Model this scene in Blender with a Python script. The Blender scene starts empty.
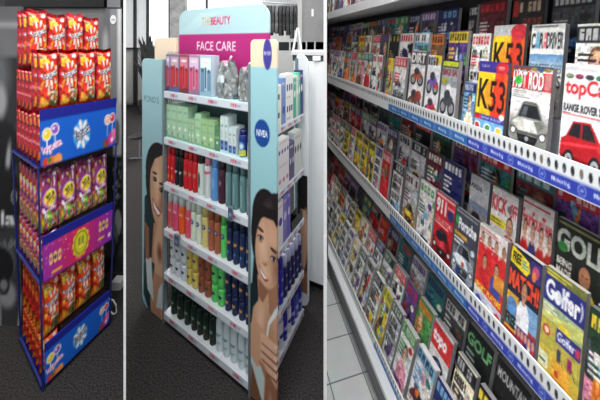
import bpy, math, random
import numpy as np
from mathutils import Matrix, Vector
SC = bpy.context.scene
COL = SC.collection
RND = random.Random(7)
F, HOR, CAMZ = 250.0, 42.0, 1.6

# ------------------------------------------------------------------ basic helpers
def lin(c):
    c = np.asarray(c, dtype=np.float64) / 255.0
    return np.where(c <= 0.04045, c / 12.92, ((c + 0.055) / 1.055) ** 2.4)

def new_mat(name):
    m = bpy.data.materials.new(name); m.use_nodes = True
    return m, m.node_tree, m.node_tree.nodes['Principled BSDF']

_mats = {}
def mat(name, rgb, rough=0.5, metal=0.0, noise=0.06, nscale=40.0, bump=0.0, trans=0.0, alpha=1.0, coat=0.0):
    if name in _mats: return _mats[name]
    m, nt, b = new_mat(name)
    c = lin(rgb)
    if noise > 0:
        tc = nt.nodes.new('ShaderNodeTexCoord'); n = nt.nodes.new('ShaderNodeTexNoise'); n.inputs['Scale'].default_value = nscale
        nt.links.new(tc.outputs['Object'], n.inputs['Vector'])
        r = nt.nodes.new('ShaderNodeValToRGB')
        r.color_ramp.elements[0].position = 0.3; r.color_ramp.elements[1].position = 0.7
        r.color_ramp.elements[0].color = (*[max(0, x * (1 - noise)) for x in c], 1)
        r.color_ramp.elements[1].color = (*[min(1, x * (1 + noise)) for x in c], 1)
        nt.links.new(n.outputs['Fac'], r.inputs['Fac']); nt.links.new(r.outputs['Color'], b.inputs['Base Color'])
        if bump > 0:
            bp = nt.nodes.new('ShaderNodeBump'); bp.inputs['Strength'].default_value = bump; bp.inputs['Distance'].default_value = 0.004
            nt.links.new(n.outputs['Fac'], bp.inputs['Height']); nt.links.new(bp.outputs['Normal'], b.inputs['Normal'])
    else:
        b.inputs['Base Color'].default_value = (*c, 1)
    b.inputs['Roughness'].default_value = rough; b.inputs['Metallic'].default_value = metal
    b.inputs['Transmission Weight'].default_value = trans; b.inputs['Alpha'].default_value = alpha
    b.inputs['Coat Weight'].default_value = coat
    _mats[name] = m
    return m

def print_mat(name, rough, spec=0.5, coat=0.0):
    m, nt, b = new_mat(name)
    a = nt.nodes.new('ShaderNodeAttribute'); a.attribute_name = 'Col'
    nt.links.new(a.outputs['Color'], b.inputs['Base Color'])
    b.inputs['Roughness'].default_value = rough; b.inputs['Specular IOR Level'].default_value = spec; b.inputs['Coat Weight'].default_value = coat
    return m
PRINT = print_mat('printed_paper', 0.45, 0.35)
GLOSS = print_mat('printed_foil', 0.30, 0.5)
MATTE = print_mat('printed_board', 0.7, 0.2)

def make_mesh(name, verts, faces, m, cols=None, smooth=False, mats=None, fmat=None):
    me = bpy.data.meshes.new(name)
    me.from_pydata([tuple(v) for v in verts], [], faces)
    for mm in (mats or [m]): me.materials.append(mm)
    if fmat: me.polygons.foreach_set('material_index', fmat)
    if cols is not None:
        at = me.color_attributes.new('Col', 'FLOAT_COLOR', 'POINT')
        arr = np.ones((len(verts), 4), dtype=np.float32); arr[:, :3] = cols
        at.data.foreach_set('color', arr.ravel())
    if smooth: me.polygons.foreach_set('use_smooth', [True] * len(me.polygons))
    me.update()
    return me

def link(name, me, parent=None, label=None, cat=None, group=None, kind=None, mtx=None):
    o = bpy.data.objects.new(name, me); COL.objects.link(o)
    if parent is not None: o.parent = parent
    if mtx is not None: o.matrix_world = mtx
    tag(o, label, cat, group, kind)
    return o

def tag(o, label=None, cat=None, group=None, kind=None):
    if label: o['label'] = label
    if cat: o['category'] = cat
    if group: o['group'] = group
    if kind: o['kind'] = kind
    return o

def thing(name, label, cat, mtx, group=None):
    o = bpy.data.objects.new(name, None); o.empty_display_size = 0.05; COL.objects.link(o)
    o.matrix_world = mtx
    return tag(o, label, cat, group)

def frame(o, ex, ey, ez=(0, 0, 1)):
    m = Matrix.Identity(4)
    for i, e in enumerate((ex, ey, ez)):
        for j in range(3): m[j][i] = e[j] if j < len(e) else 0.0
    for j in range(3): m[j][3] = o[j] if j < len(o) else 0.0
    return m

class MB:
    """collects boxes, prisms, lathes and tubes into one mesh"""
    def __init__(s): s.v, s.f = [], []
    def add(s, v, f):
        b = len(s.v); s.v += [tuple(p) for p in v]; s.f += [tuple(b + i for i in q) for q in f]; return s
    def box(s, x0, y0, z0, x1, y1, z1):
        v = [(x, y, z) for z in (z0, z1) for y in (y0, y1) for x in (x0, x1)]
        return s.add(v, [(0, 2, 3, 1), (4, 5, 7, 6), (0, 1, 5, 4), (1, 3, 7, 5), (3, 2, 6, 7), (2, 0, 4, 6)])
    def hexa(s, bot, top):
        v = list(bot) + list(top)
        return s.add(v, [(3, 2, 1, 0), (4, 5, 6, 7), (0, 1, 5, 4), (1, 2, 6, 5), (2, 3, 7, 6), (3, 0, 4, 7)])
    def prism(s, pts, z0, z1, axis='z'):
        n = len(pts)
        def P(p, h): return (p[0], p[1], h) if axis == 'z' else ((p[0], h, p[1]) if axis == 'y' else (h, p[0], p[1]))
        v = [P(p, z0) for p in pts] + [P(p, z1) for p in pts]
        return s.add(v, [tuple(range(n))[::-1], tuple(range(n, 2 * n))] + [(i, (i + 1) % n, n + (i + 1) % n, n + i) for i in range(n)])
    def lathe(s, prof, cx=0, cy=0, n=14, sx=1, sy=1, z0=0):
        v = []
        for r, z in prof:
            for k in range(n):
                a = 2 * math.pi * k / n
                v.append((cx + r * sx * math.cos(a), cy + r * sy * math.sin(a), z0 + z))
        f = []
        for i in range(len(prof) - 1):
            for k in range(n):
                f.append((i * n + k, i * n + (k + 1) % n, (i + 1) * n + (k + 1) % n, (i + 1) * n + k))
        f.append(tuple(range(n))[::-1]); f.append(tuple((len(prof) - 1) * n + k for k in range(n)))
        return s.add(v, f)
    def tube(s, pts, r, n=6):
        pts = [Vector(p) for p in pts]; v = []
        for i, p in enumerate(pts):
            t = (pts[min(i + 1, len(pts) - 1)] - pts[max(i - 1, 0)]).normalized()
            a = t.cross(Vector((0, 0, 1)))
            if a.length < 1e-3: a = t.cross(Vector((1, 0, 0)))
            a.normalize(); b = t.cross(a)
            for k in range(n):
                w = 2 * math.pi * k / n
                v.append(p + a * (r * math.cos(w)) + b * (r * math.sin(w)))
        f = []
        for i in range(len(pts) - 1):
            for k in range(n): f.append((i * n + k, i * n + (k + 1) % n, (i + 1) * n + (k + 1) % n, (i + 1) * n + k))
        f.append(tuple(range(n))[::-1]); f.append(tuple((len(pts) - 1) * n + k for k in range(n)))
        return s.add(v, f)
    def build(s, name, m, parent=None, smooth=False, **kw):
        return link(name, make_mesh(name, s.v, s.f, m, smooth=smooth), parent, **kw)

# ------------------------------------------------------------------ printed pictures (colour per vertex)
_tt = {}
def text_tris(s, bold=0.0):
    key = (s, bold)
    if key in _tt: return _tt[key]
    cu = bpy.data.curves.new('lettering', 'FONT'); cu.body = s; cu.resolution_u = 3; cu.offset = bold
    ob = bpy.data.objects.new('lettering', cu); COL.objects.link(ob)
    dg = bpy.context.evaluated_depsgraph_get(); ev = ob.evaluated_get(dg); me = ev.to_mesh()
    me.calc_loop_triangles()
    co = np.array([v.co[:2] for v in me.vertices]); tr = np.array([t.vertices[:] for t in me.loop_triangles])
    ev.to_mesh_clear(); bpy.data.objects.remove(ob); bpy.data.curves.remove(cu)
    lo, hi = co.min(0), co.max(0)
    co = (co - lo) / (hi - lo)
    _tt[key] = co[tr]
    return _tt[key]

class Canvas:
    """a picture in its own 0..1 square, u to the right and v up"""
    def __init__(s, nx, ny, bg=(255, 255, 255), ss=3):
        s.nx, s.ny, s.ss = nx, ny, ss
        s.W, s.H = nx * ss, ny * ss
        s.a = np.empty((s.H, s.W, 3)); s.a[:] = bg
        s.U, s.V = np.meshgrid((np.arange(s.W) + .5) / s.W, (np.arange(s.H) + .5) / s.H)
    def paint(s, mask, c, al=1.0):
        c = np.asarray(c, dtype=float)
        s.a[mask] = s.a[mask] * (1 - al) + c * al
        return s
    def rect(s, u0, v0, u1, v1, c, al=1.0): return s.paint((s.U >= u0) & (s.U < u1) & (s.V >= v0) & (s.V < v1), c, al)
    def ell(s, cu, cv, ru, rv, c, rot=0.0, al=1.0, soft=0.0, asp=1.0):
        x, y = (s.U - cu), (s.V - cv) * asp
        k, q = math.cos(rot), math.sin(rot)
        d = ((x * k + y * q) / ru) ** 2 + ((-x * q + y * k) / (rv * asp)) ** 2
        if soft <= 0: return s.paint(d < 1, c, al)
        w = np.clip((1 - np.sqrt(d)) / soft, 0, 1)[..., None] * al
        s.a = s.a * (1 - w) + np.asarray(c, dtype=float) * w
        return s
    def poly(s, pts, c, al=1.0):
        m = np.zeros(s.U.shape, bool); n = len(pts)
        for i in range(n):
            (x0, y0), (x1, y1) = pts[i], pts[(i + 1) % n]
            if y0 == y1: continue
            m ^= ((s.V < y0) != (s.V < y1)) & (s.U < (x1 - x0) * (s.V - y0) / (y1 - y0) + x0)
        return s.paint(m, c, al)
    def grad(s, u0, v0, u1, v1, cb, ct):
        m = (s.U >= u0) & (s.U < u1) & (s.V >= v0) & (s.V < v1)
        t = ((s.V[m] - v0) / (v1 - v0))[:, None]
        s.a[m] = np.asarray(cb, float) * (1 - t) + np.asarray(ct, float) * t
        return s
    def text(s, txt, u, v, w, h, c, bold=0.0, rot=0.0, shear=0.0, asp=1.0):
        tr = text_tris(txt, bold).copy()
        x, y = (tr[..., 0] - .5) * w + shear * (tr[..., 1] - .5) * h, (tr[..., 1] - .5) * h
        k, q = math.cos(rot), math.sin(rot)
        X, Y = u + w / 2 + x * k - y * q / asp, v + h / 2 + x * q * asp + y * k
        m = np.zeros(s.U.shape, bool)
        for px, py in zip(X * s.W - .5, Y * s.H - .5):
            x0, x1 = max(0, int(math.floor(px.min()))), min(s.W - 1, int(math.ceil(px.max())))
            y0, y1 = max(0, int(math.floor(py.min()))), min(s.H - 1, int(math.ceil(py.max())))
            if x1 < x0 or y1 < y0: continue
            gx, gy = np.meshgrid(np.arange(x0, x1 + 1), np.arange(y0, y1 + 1))
            e = [(px[(i + 1) % 3] - px[i]) * (gy - py[i]) - (py[(i + 1) % 3] - py[i]) * (gx - px[i]) for i in range(3)]
            m[y0:y1 + 1, x0:x1 + 1] |= ((e[0] >= 0) & (e[1] >= 0) & (e[2] >= 0)) | ((e[0] <= 0) & (e[1] <= 0) & (e[2] <= 0))
        return s.paint(m, c)
    def glyphs(s, u0, v0, u1, v1, c, n, rnd):
        """a row of unreadable letter blocks"""
        st = (u1 - u0) / n
        for i in range(n):
            if rnd.random() < .1: continue
            a = u0 + i * st
            s.rect(a, v0, a + st * .72, v1, c)
            if rnd.random() < .7:
                bgc = s.a[min(s.H - 1, max(0, int((v1 + .01) * s.H) if v1 < .98 else s.H - 1)), min(s.W - 1, int(a * s.W))].copy()
                k = rnd.choice((0, 1, 2))
                h = v1 - v0
                if k == 0: s.rect(a + st * .25, v0 + h * .3, a + st * .5, v1 - h * .3, bgc)
                elif k == 1: s.rect(a + st * .3, v0, a + st * .5, v0 + h * .4, bgc)
                else: s.rect(a + st * .3, v1 - h * .4, a + st * .72, v1 - h * .25, bgc)
        return s
    def noise(s, amp, rnd, cells=8):
        r = np.random.RandomState(rnd.randrange(1 << 30))
        for k in range(cells):
            pass
        g = r.normal(0, amp, (s.ny, s.nx, 1))
        s.a += np.repeat(np.repeat(g, s.ss, 0), s.ss, 1)
        return s
    def blur(s, n):
        for ax in (0, 1):
            p = np.pad(s.a, [(n, n) if k == ax else (0, 0) for k in range(3)], mode='edge'); L_ = s.a.shape[ax]
            s.a = sum(np.take(p, range(k, k + L_), axis=ax) for k in range(2 * n + 1)) / (2 * n + 1)
        return s
    def grain(s, seed, amp=16, v0=0.0, v1=1.0, mult=.10, hue=.25):
        """fine photographic detail, coarse and fine patches"""
        r = np.random.RandomState(seed % (1 << 30)); m = (s.V[:, 0] >= v0) & (s.V[:, 0] < v1)
        for k, f in ((1, .8), (3, 1.0), (6, .7)):
            gy, gx = s.ny // k + 2, s.nx // k + 2
            g = r.normal(0, 1, (gy, gx, 1)) + r.normal(0, hue, (gy, gx, 3))
            g = np.repeat(np.repeat(g, k * s.ss, 0), k * s.ss, 1)[:s.H, :s.W]
            s.a[m] = (s.a * (1 + g * mult * f) + g * amp * f * .5)[m]
        return s
    def verts(s):
        """linear colour of every grid vertex, row by row from the bottom"""
        a = np.clip(s.a, 0, 255).reshape(s.ny, s.ss, s.nx, s.ss, 3).mean((1, 3))
        return lin(a).reshape(-1, 3)

def sheet(name, cv, w, h, m, parent=None, thick=0.0, y=0.0, fn=None, **kw):
    """a printed sheet in the local xz plane, facing -y"""
    nx, ny = cv.nx, cv.ny
    vs, fs = [], []
    for j in range(ny):
        for i in range(nx):
            p = (w * i / (nx - 1), y, h * j / (ny - 1))
            vs.append(fn(*p) if fn else p)
    for j in range(ny - 1):
        for i in range(nx - 1):
            a = j * nx + i
            fs.append((a, a + 1, a + nx + 1, a + nx))
    cols = cv.verts()
    if thick:
        ring = [i for i in range(nx)] + [j * nx + nx - 1 for j in range(1, ny)] + [(ny - 1) * nx + i for i in range(nx - 2, -1, -1)] + [j * nx for j in range(ny - 2, 0, -1)]
        b = len(vs); n = len(ring)
        vs += [(vs[i][0], vs[i][1] + thick, vs[i][2]) for i in ring]
        cols = np.vstack([cols, cols[ring]])
        fs += [(ring[(k + 1) % n], ring[k], b + k, b + (k + 1) % n) for k in range(n)]
        fs.append(tuple(b + k for k in range(n - 1, -1, -1)))
    return link(name, make_mesh(name, vs, fs, m, cols=cols), parent, **kw)

# ------------------------------------------------------------------ camera
cd = bpy.data.cameras.new('camera'); cam = bpy.data.objects.new('camera', cd); COL.objects.link(cam)
cam.location = (0, 0, CAMZ); cam.rotation_euler = (math.pi / 2, 0, 0)
cd.sensor_width = 36.0; cd.lens = 36.0 * F / 600.0; cd.shift_y = -(200 - HOR) / 600.0; cd.clip_start = 0.02
SC.camera = cam
def at(px, py, d): return Vector(((px - 300) / F * d, d, CAMZ - (py - HOR) / F * d))

# ------------------------------------------------------------------ setting
def carpet_mat():
    m, nt, b = new_mat('charcoal_carpet')
    tc = nt.nodes.new('ShaderNodeTexCoord'); n = nt.nodes.new('ShaderNodeTexNoise'); n.inputs['Scale'].default_value = 170; n.inputs['Detail'].default_value = 6
    nt.links.new(tc.outputs['Object'], n.inputs['Vector'])
    r = nt.nodes.new('ShaderNodeValToRGB'); r.color_ramp.elements[0].position = .35; r.color_ramp.elements[1].position = .68
    r.color_ramp.elements[0].color = (*lin((29, 27, 27)), 1); r.color_ramp.elements[1].color = (*lin((74, 70, 70)), 1)
    bp = nt.nodes.new('ShaderNodeBump'); bp.inputs['Strength'].default_value = .6; bp.inputs['Distance'].default_value = .004
    nt.links.new(n.outputs['Fac'], r.inputs['Fac']); nt.links.new(r.outputs['Color'], b.inputs['Base Color'])
    nt.links.new(n.outputs['Fac'], bp.inputs['Height']); nt.links.new(bp.outputs['Normal'], b.inputs['Normal'])
    b.inputs['Roughness'].default_value = .95; b.inputs['Specular IOR Level'].default_value = .1
    return m
def tile_mat():
    m, nt, b = new_mat('grey_floor_tile')
    tc = nt.nodes.new('ShaderNodeTexCoord'); mp = nt.nodes.new('ShaderNodeMapping'); mp.inputs['Rotation'].default_value = (0, 0, math.radians(-13.5)); mp.inputs['Location'].default_value = (.1, .05, 0)
    br = nt.nodes.new('ShaderNodeTexBrick'); br.offset = 0; br.inputs['Scale'].default_value = 1; br.inputs['Brick Width'].default_value = .17; br.inputs['Row Height'].default_value = .165
    br.inputs['Mortar Size'].default_value = .0028; br.inputs['Mortar'].default_value = (*lin((120, 120, 122)), 1)
    br.inputs['Color1'].default_value = (*lin((222, 223, 224)), 1); br.inputs['Color2'].default_value = (*lin((212, 213, 215)), 1)
    n = nt.nodes.new('ShaderNodeTexNoise'); n.inputs['Scale'].default_value = 14; n.inputs['Detail'].default_value = 5
    mx = nt.nodes.new('ShaderNodeMixRGB'); mx.blend_type = 'MULTIPLY'; mx.inputs['Fac'].default_value = .25
    nt.links.new(tc.outputs['Object'], mp.inputs['Vector']); nt.links.new(mp.outputs['Vector'], br.inputs['Vector']); nt.links.new(tc.outputs['Object'], n.inputs['Vector'])
    nt.links.new(br.outputs['Color'], mx.inputs['Color1']); nt.links.new(n.outputs['Color'], mx.inputs['Color2']); nt.links.new(mx.outputs['Color'], b.inputs['Base Color'])
    b.inputs['Roughness'].default_value = .45
    return m
WHITEWALL = mat('white_wall_paint', (238, 238, 236), .7, noise=.02)
def struct(name, mb, m, **kw): return mb.build(name, m, kind='structure', **kw)

YB = 6.6
k1, k2 = (124.7 - 300) / F, (325.2 - 300) / F
struct('floor', MB().prism([(-3.2, -1.2), (k2 * -1.2, -1.2), (k2 * YB, YB), (-4.8, YB), (-4.8, 1.0)], -.05, 0), carpet_mat())
struct('floor.001', MB().prism([(k2 * -1.2, -1.2), (2.2, -1.2), (2.2, YB), (k2 * YB, YB)], -.05, 0), tile_mat())
struct('ceiling', MB().prism([(-4.8, -1.2), (2.2, -1.2), (2.2, YB), (-4.8, YB)], 4.05, 4.1), mat('ceiling_white', (235, 235, 232), .9, noise=.02))
def radial(name, k, d0, d1, w):
    n = Vector((1, -k)).normalized()
    a, b = Vector((k * d0, d0)), Vector((k * d1, d1))
    pts = [a - n * w / 2, a + n * w / 2, b + n * w / 2, b - n * w / 2]
    struct(name, MB().prism([tuple(p) for p in pts], 0, 4.05), WHITEWALL)
radial('wall_middle_left', k1, .70, YB, .0058)
radial('wall_middle_right', k2, .70, YB, .0092)
struct('wall_right', MB().box(1.62, -1.2, 0, 1.7, YB, 4.05), WHITEWALL)
struct('wall_left', MB().box(-3.2, -1.2, 0, -3.12, 2.2, 4.05), WHITEWALL)

# ================================================================== sweet display and coolers
ORD = ['first', 'second', 'third', 'fourth', 'fifth', 'sixth', 'seventh', 'eighth', 'ninth', 'tenth', 'eleventh', 'twelfth', 'thirteenth', 'fourteenth',
       'fifteenth', 'sixteenth', 'seventeenth', 'eighteenth', 'nineteenth', 'twentieth', 'twenty-first', 'twenty-second', 'twenty-third', 'twenty-fourth']
NAVY = mat('navy_metal', (24, 34, 110), .35, noise=.04)
BLACK = mat('black_plastic', (14, 14, 16), .4, noise=.05)
GREY = mat('grey_panel', (128, 129, 131), .55, noise=.04)

def splash(c, u, v, s, txt=True, asp=1.0, halo=None):
    """white petals with slanted lettering across them; asp = width of the picture over its height"""
    if halo: c.ell(u, v, s * 1.0, s * 1.0 * asp, halo)
    for k in range(8):
        a = k * math.pi / 4 + .25
        if abs(math.cos(a)) > .9: continue
        c.ell(u + math.cos(a) * s * .62, v + math.sin(a) * s * .72 * asp, s * .40, s * .17 * asp, (246, 240, 240), rot=math.atan2(math.sin(a) * 1.0, math.cos(a)), asp=1 / asp)
    if txt:
        for du, dv in ((-.02, 0), (.02, 0), (0, -.03), (0, .03)):
            c.text('Yogueta', u - s * .95 + du * s * 2, v - s * .40 * asp + dv * s * asp * 2, s * 1.9, s * .86 * asp, (30, 30, 60), .04, rot=.32, asp=asp)
        c.text('Yogueta', u - s * .95, v - s * .40 * asp, s * 1.9, s * .86 * asp, (252, 252, 255), .015, rot=.32, asp=asp)

def lolly(c, u, v, r, asp, col):
    c.rect(u - r * .1, v - r * 3.0 * asp, u + r * .12, v, (245, 245, 240))
    c.ell(u, v, r, r * asp, (250, 240, 235)); c.ell(u, v, r * .75, r * .75 * asp, col); c.ell(u - r * .25, v + r * .2 * asp, r * .25, r * .25 * asp, (255, 245, 240))

def sign_canvas(kind):
    c = Canvas(74, 44, (24, 98, 205)); asp = .292 / .2
    if kind == 'pink':
        for i in range(60):
            t = abs(i / 59 * 2 - .9)
            c.rect(i / 60, 0, (i + 1) / 60, 1, [a * (1 - min(1, t)) + b * min(1, t) for a, b in zip((226, 40, 92), (150, 48, 176))])
        r = random.Random(4)
        for i in range(60): c.ell(r.random(), r.random() * .8, .008, .012, r.choice([(250, 200, 60), (250, 130, 170), (255, 230, 240), (120, 30, 110), (240, 170, 30)]))
        for k in range(10):
            a = k * .628; c.ell(.5 + math.cos(a) * .09, .42 + math.sin(a) * .10 * asp * 1.7, .038, .06 * asp, (238, 205, 60))
        c.ell(.5, .42, .1, .185 * asp, (120, 140, 30)); c.ell(.5, .42, .085, .165 * asp, (222, 214, 50)); c.ell(.5, .42, .045, .085 * asp, (245, 236, 90))
        for k in range(5): c.rect(.46 + k * .018, .36 + .02 * (k % 2), .47 + k * .018, .55, (110, 110, 30))
        c.rect(.44, .1, .56, .17, (226, 190, 60))
        for u in (.1, .155, .21, .79, .845, .9):
            c.ell(u, .43 if u < .5 else .52, .022, .13, (250, 232, 120)); c.ell(u, .43 if u < .5 else .52, .014, .06, (40, 40, 90) if u in (.155, .845) else (210, 70, 120))
        c.rect(.11, .1, .24, .15, (240, 200, 60)); c.rect(.76, .2, .86, .26, (240, 200, 60)); c.rect(.93, .14, .97, .24, (255, 240, 240))
    else:
        splash(c, .5, .42, .115, True, asp * 1.55, (60, 170, 235))
        lolly(c, .075, .56, .055, asp * 1.45, (245, 215, 50)); lolly(c, .165, .62, .052, asp * 1.45, (150, 90, 200))
        c.text('logueta', .02, .22, .23, .2, (232, 70, 130), .06, rot=.3, asp=asp); c.text('logueta', .02, .22, .23, .2, (255, 245, 250), .025, rot=.3, asp=asp)
        c.ell(.06, .06, .04, .1, (225, 60, 50)); c.ell(.13, .06, .06, .11, (240, 120, 50)); c.ell(.2, .08, .05, .1, (250, 160, 80)); c.ell(.1, .1, .02, .05, (60, 130, 50))
        lolly(c, .865, .58, .05, asp * 1.5, (244, 190, 160)); lolly(c, .935, .60, .047, asp * 1.5, (222, 50, 60))
        c.ell(.93, .18, .05, .13, (225, 60, 150)); c.ell(.85, .1, .04, .1, (170, 60, 60)); c.ell(.97, .25, .04, .12, (240, 120, 180)); c.ell(.94, .15, .02, .05, (250, 240, 245)); c.ell(.82, .08, .02, .06, (70, 110, 60))
    c.rect(0, .80, 1, 1, (30, 36, 140)); c.rect(0, .0, 1, .03, (26, 40, 140))
    return c

def dots(c, rnd, cols, n, r0, r1, u0=0, u1=1, v0=0, v1=1):
    for i in range(n):
        r = rnd.uniform(r0, r1)
        c.ell(rnd.uniform(u0, u1), rnd.uniform(v0, v1), r, r * .45, rnd.choice(cols), rot=rnd.uniform(0, 3))

def bag_canvas(kind):
    rnd = random.Random(kind); asp = .068 / .285
    if kind == 'purple':
        c = Canvas(24, 64, (150, 44, 110))
        dots(c, rnd, [(235, 215, 225), (200, 60, 120), (230, 190, 70), (120, 40, 130), (250, 240, 240), (240, 100, 60)], 60, .03, .1, v1=.9)
        c.ell(.5, .55, .42, .2, (140, 60, 160)); c.ell(.5, .55, .36, .17, (236, 150, 190))
        c.ell(.5, .57, .3, .13, (240, 218, 50)); dots(c, rnd, [(90, 80, 30), (250, 240, 120), (200, 120, 30)], 14, .03, .09, .3, .7, .5, .64)
        c.text('Lolly', .12, .34, .76, .07, (245, 245, 250), .04, rot=.2, asp=asp)
        dots(c, rnd, [(230, 60, 60), (250, 200, 60), (120, 190, 70), (250, 245, 240), (240, 130, 160)], 46, .05, .13, v0=.04, v1=.3)
        c.rect(0, .88, 1, 1, (140, 40, 100)); c.ell(.8, .92, .1, .03, (245, 230, 240))
    else:
        base = (226, 42, 28) if kind == 'red' else (234, 72, 26)
        c = Canvas(24, 64, base)
        yel = (250, 196, 40)
        c.poly([(.12, .86), (.50, .84), (.62, .72), (.40, .62), (.30, .70), (.12, .72)], yel); c.ell(.30, .74, .16, .05, (236, 110, 40), soft=.6)
        c.ell(.60, .50, .40, .26, yel); c.ell(.52, .52, .38, .25, base); c.ell(.40, .55, .3, .16, (240, 90, 50), soft=.7)
        c.poly([(.14, .26), (.52, .12), (.46, .04), (.14, .12)], (246, 170, 50)); c.ell(.2, .42, .12, .05, (240, 150, 50), rot=.8)
        c.rect(.06, .85, .42, .90, (238, 224, 150)); c.rect(.10, .865, .38, .885, (150, 90, 60))
        for (pu, pv, pr, ph, rt) in ((.42, .735, .045, .075, .10), (.64, .745, .045, .07, -.12), (.86, .70, .05, .035, -.2), (.40, .46, .05, .075, -.10), (.62, .43, .05, .085, .05), (.82, .47, .05, .05, .2)):
            c.ell(pu, pv, pr * 1.3, ph, (252, 226, 216), rot=rt, asp=1 / asp)
        for q, (du, dv) in enumerate(((.03, -.008), (-.02, 0), (.02, .004))): c.text('Yogueta', .10 + du, .51 + dv, .88, .135, (34, 30, 66), .03, rot=.5, asp=asp)
        c.text('Yogueta', .10, .515, .88, .135, (255, 255, 255), .03, rot=.5, asp=asp)
        c.ell(.5, .36, .06, .06, (250, 215, 200))
        c.ell(.78, .88, .12, .03, (250, 240, 240)); c.rect(.72, .875, .84, .885, (200, 110, 110))
        c.poly([(.5, .24), (.95, .30), (.95, .06), (.5, .06)], (150, 120, 60)); dots(c, rnd, [(60, 110, 40), (110, 70, 40), (240, 220, 190), (200, 60, 40)], 16, .04, .11, .5, .95, .06, .26)
        c.rect(.45, .27, .95, .31, (248, 225, 190)); c.ell(.2, .1, .14, .05, (250, 180, 60))
    c.grain(len(kind) * 7, 10, mult=.07)
    c.rect(0, .965, 1, 1, [x * .8 for x in c.a[0, 0]] if kind == 'purple' else (190, 26, 22))
    return c

def pack_canvas(kind):
    rnd = random.Random(kind + 'side')
    c = Canvas(14, 44, (156, 20, 44) if kind == 'red' else ((128, 34, 96) if kind == 'purple' else (176, 36, 30)))
    cols = {'red': [(210, 30, 60), (120, 10, 50), (236, 180, 60), (240, 150, 170), (190, 20, 40), (224, 60, 80)],
            'purple': [(190, 60, 130), (236, 200, 90), (240, 220, 230), (120, 40, 120), (220, 60, 60)],
            'orange': [(220, 60, 30), (130, 20, 30), (240, 170, 50), (200, 40, 30)]}[kind]
    dots(c, rnd, cols, 90, .06, .16); c.grain(len(kind), 14, mult=.14)
    return c

_bagme = {}
def bag_mesh(kind):
    if kind in _bagme: return _bagme[kind]
    a, b = bag_canvas(kind), pack_canvas(kind)
    ew = .26
    for src, dst in ((0, 1),):   # the printed front runs into the side pattern at both edges
        for side in (0, 1):
            m = (a.U < .10) if side == 0 else (a.U > .96)
            iy = (a.V[m] * (b.H - 1)).astype(int); ix = (np.abs(a.U[m] - (0 if side == 0 else 1)) * 3 * b.W).astype(int) % b.W
            a.a[m] = b.a[iy, ix]
    w, h, t = .068, .285, .048
    vs, fs, cols = [], [], []
    rnd = random.Random(kind + 'shape')
    for cv, sgn in ((a, -1), (b, 1)):
        nx, ny = cv.nx, cv.ny; base = len(vs)
        for j in range(ny):
            v = j / (ny - 1)
            for i in range(nx):
                u = i / (nx - 1)
                e = max(0, 1 - abs(2 * u - 1) ** 3.2) ** .6
                f = max(0.0, 1 - abs(2 * min(v, .93) / .93 - 1) ** 3) ** .55 if v < .93 else 0
                y = sgn * t / 2 * e * f + .0016 * math.sin(31 * v + 9 * u + (2 if sgn > 0 else 0)) * f
                x = w * (.5 + (u - .5) * (1 - .05 * f * e)); z = h * v + (.004 * math.sin(u * 7 + 1) if v > .9 else 0)
                vs.append((x, y, z))
        cols.append(cv.verts())
        for j in range(ny - 1):
            for i in range(nx - 1):
                q = base + j * nx + i
                fs.append((q, q + 1, q + nx + 1, q + nx) if sgn < 0 else (q, q + nx, q + nx + 1, q + 1))
    _bagme[kind] = make_mesh('sweet_bag', vs, fs, GLOSS, cols=np.vstack(cols), smooth=True)
    return _bagme[kind]

def lolly_bag(kind, pos, e1, e2, label, group, sz=1.0, sx=1.0):
    m = frame(pos, e1, e2) @ Matrix.Diagonal((sx, 1, sz, 1))
    return link('sweet_bag', bag_mesh(kind), None, label, 'bag of sweets', group, mtx=m)

SFL, SFR, SBL = Vector((-1.195, 1.156)), Vector((-1.063, 1.41)), Vector((-1.497, 1.337))
def corner(k, z):
    """stand corners: fl, fr, br, bl at height z; the display narrows a little towards the floor"""
    t = (z - .1) / 1.05
    wl, wr = -1.024 - .018 * t, -.769 + .0266 * t
    fl = Vector((wl * 1.156, 1.156)); fr = Vector((wr * 1.41, 1.41)); bl = SBL + Vector((-.045 * (t - .35), 0))
    br = fr + (bl - fl)
    return (fl, fr, br, bl)[k]
org = Vector((SFL.x, SFL.y, 0))
def outw(k, z):
    cs = [corner(i, z) for i in range(4)]; m = sum(cs, Vector((0, 0))) / 4
    return corner(k, z) + (corner(k, z) - m).normalized() * .013
def L(v2, z): return (v2.x - org.x, v2.y - org.y, z)
stand = thing('sweet_display_stand', 'tall blue display stand with three tiers of red and purple sweet bags', 'display stand', Matrix.Translation(org))
for k in range(4):
    MB().tube([L(outw(k, 0), 0), L(outw(k, 1.02), 1.02)], .0036, 8).build('post', NAVY, stand)
TIERS = [('top', 1.02, 1.285, 'red', 'blue'), ('middle', .49, .70, 'purple', 'pink'), ('bottom', .022, .205, 'orange', 'blue')]
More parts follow.
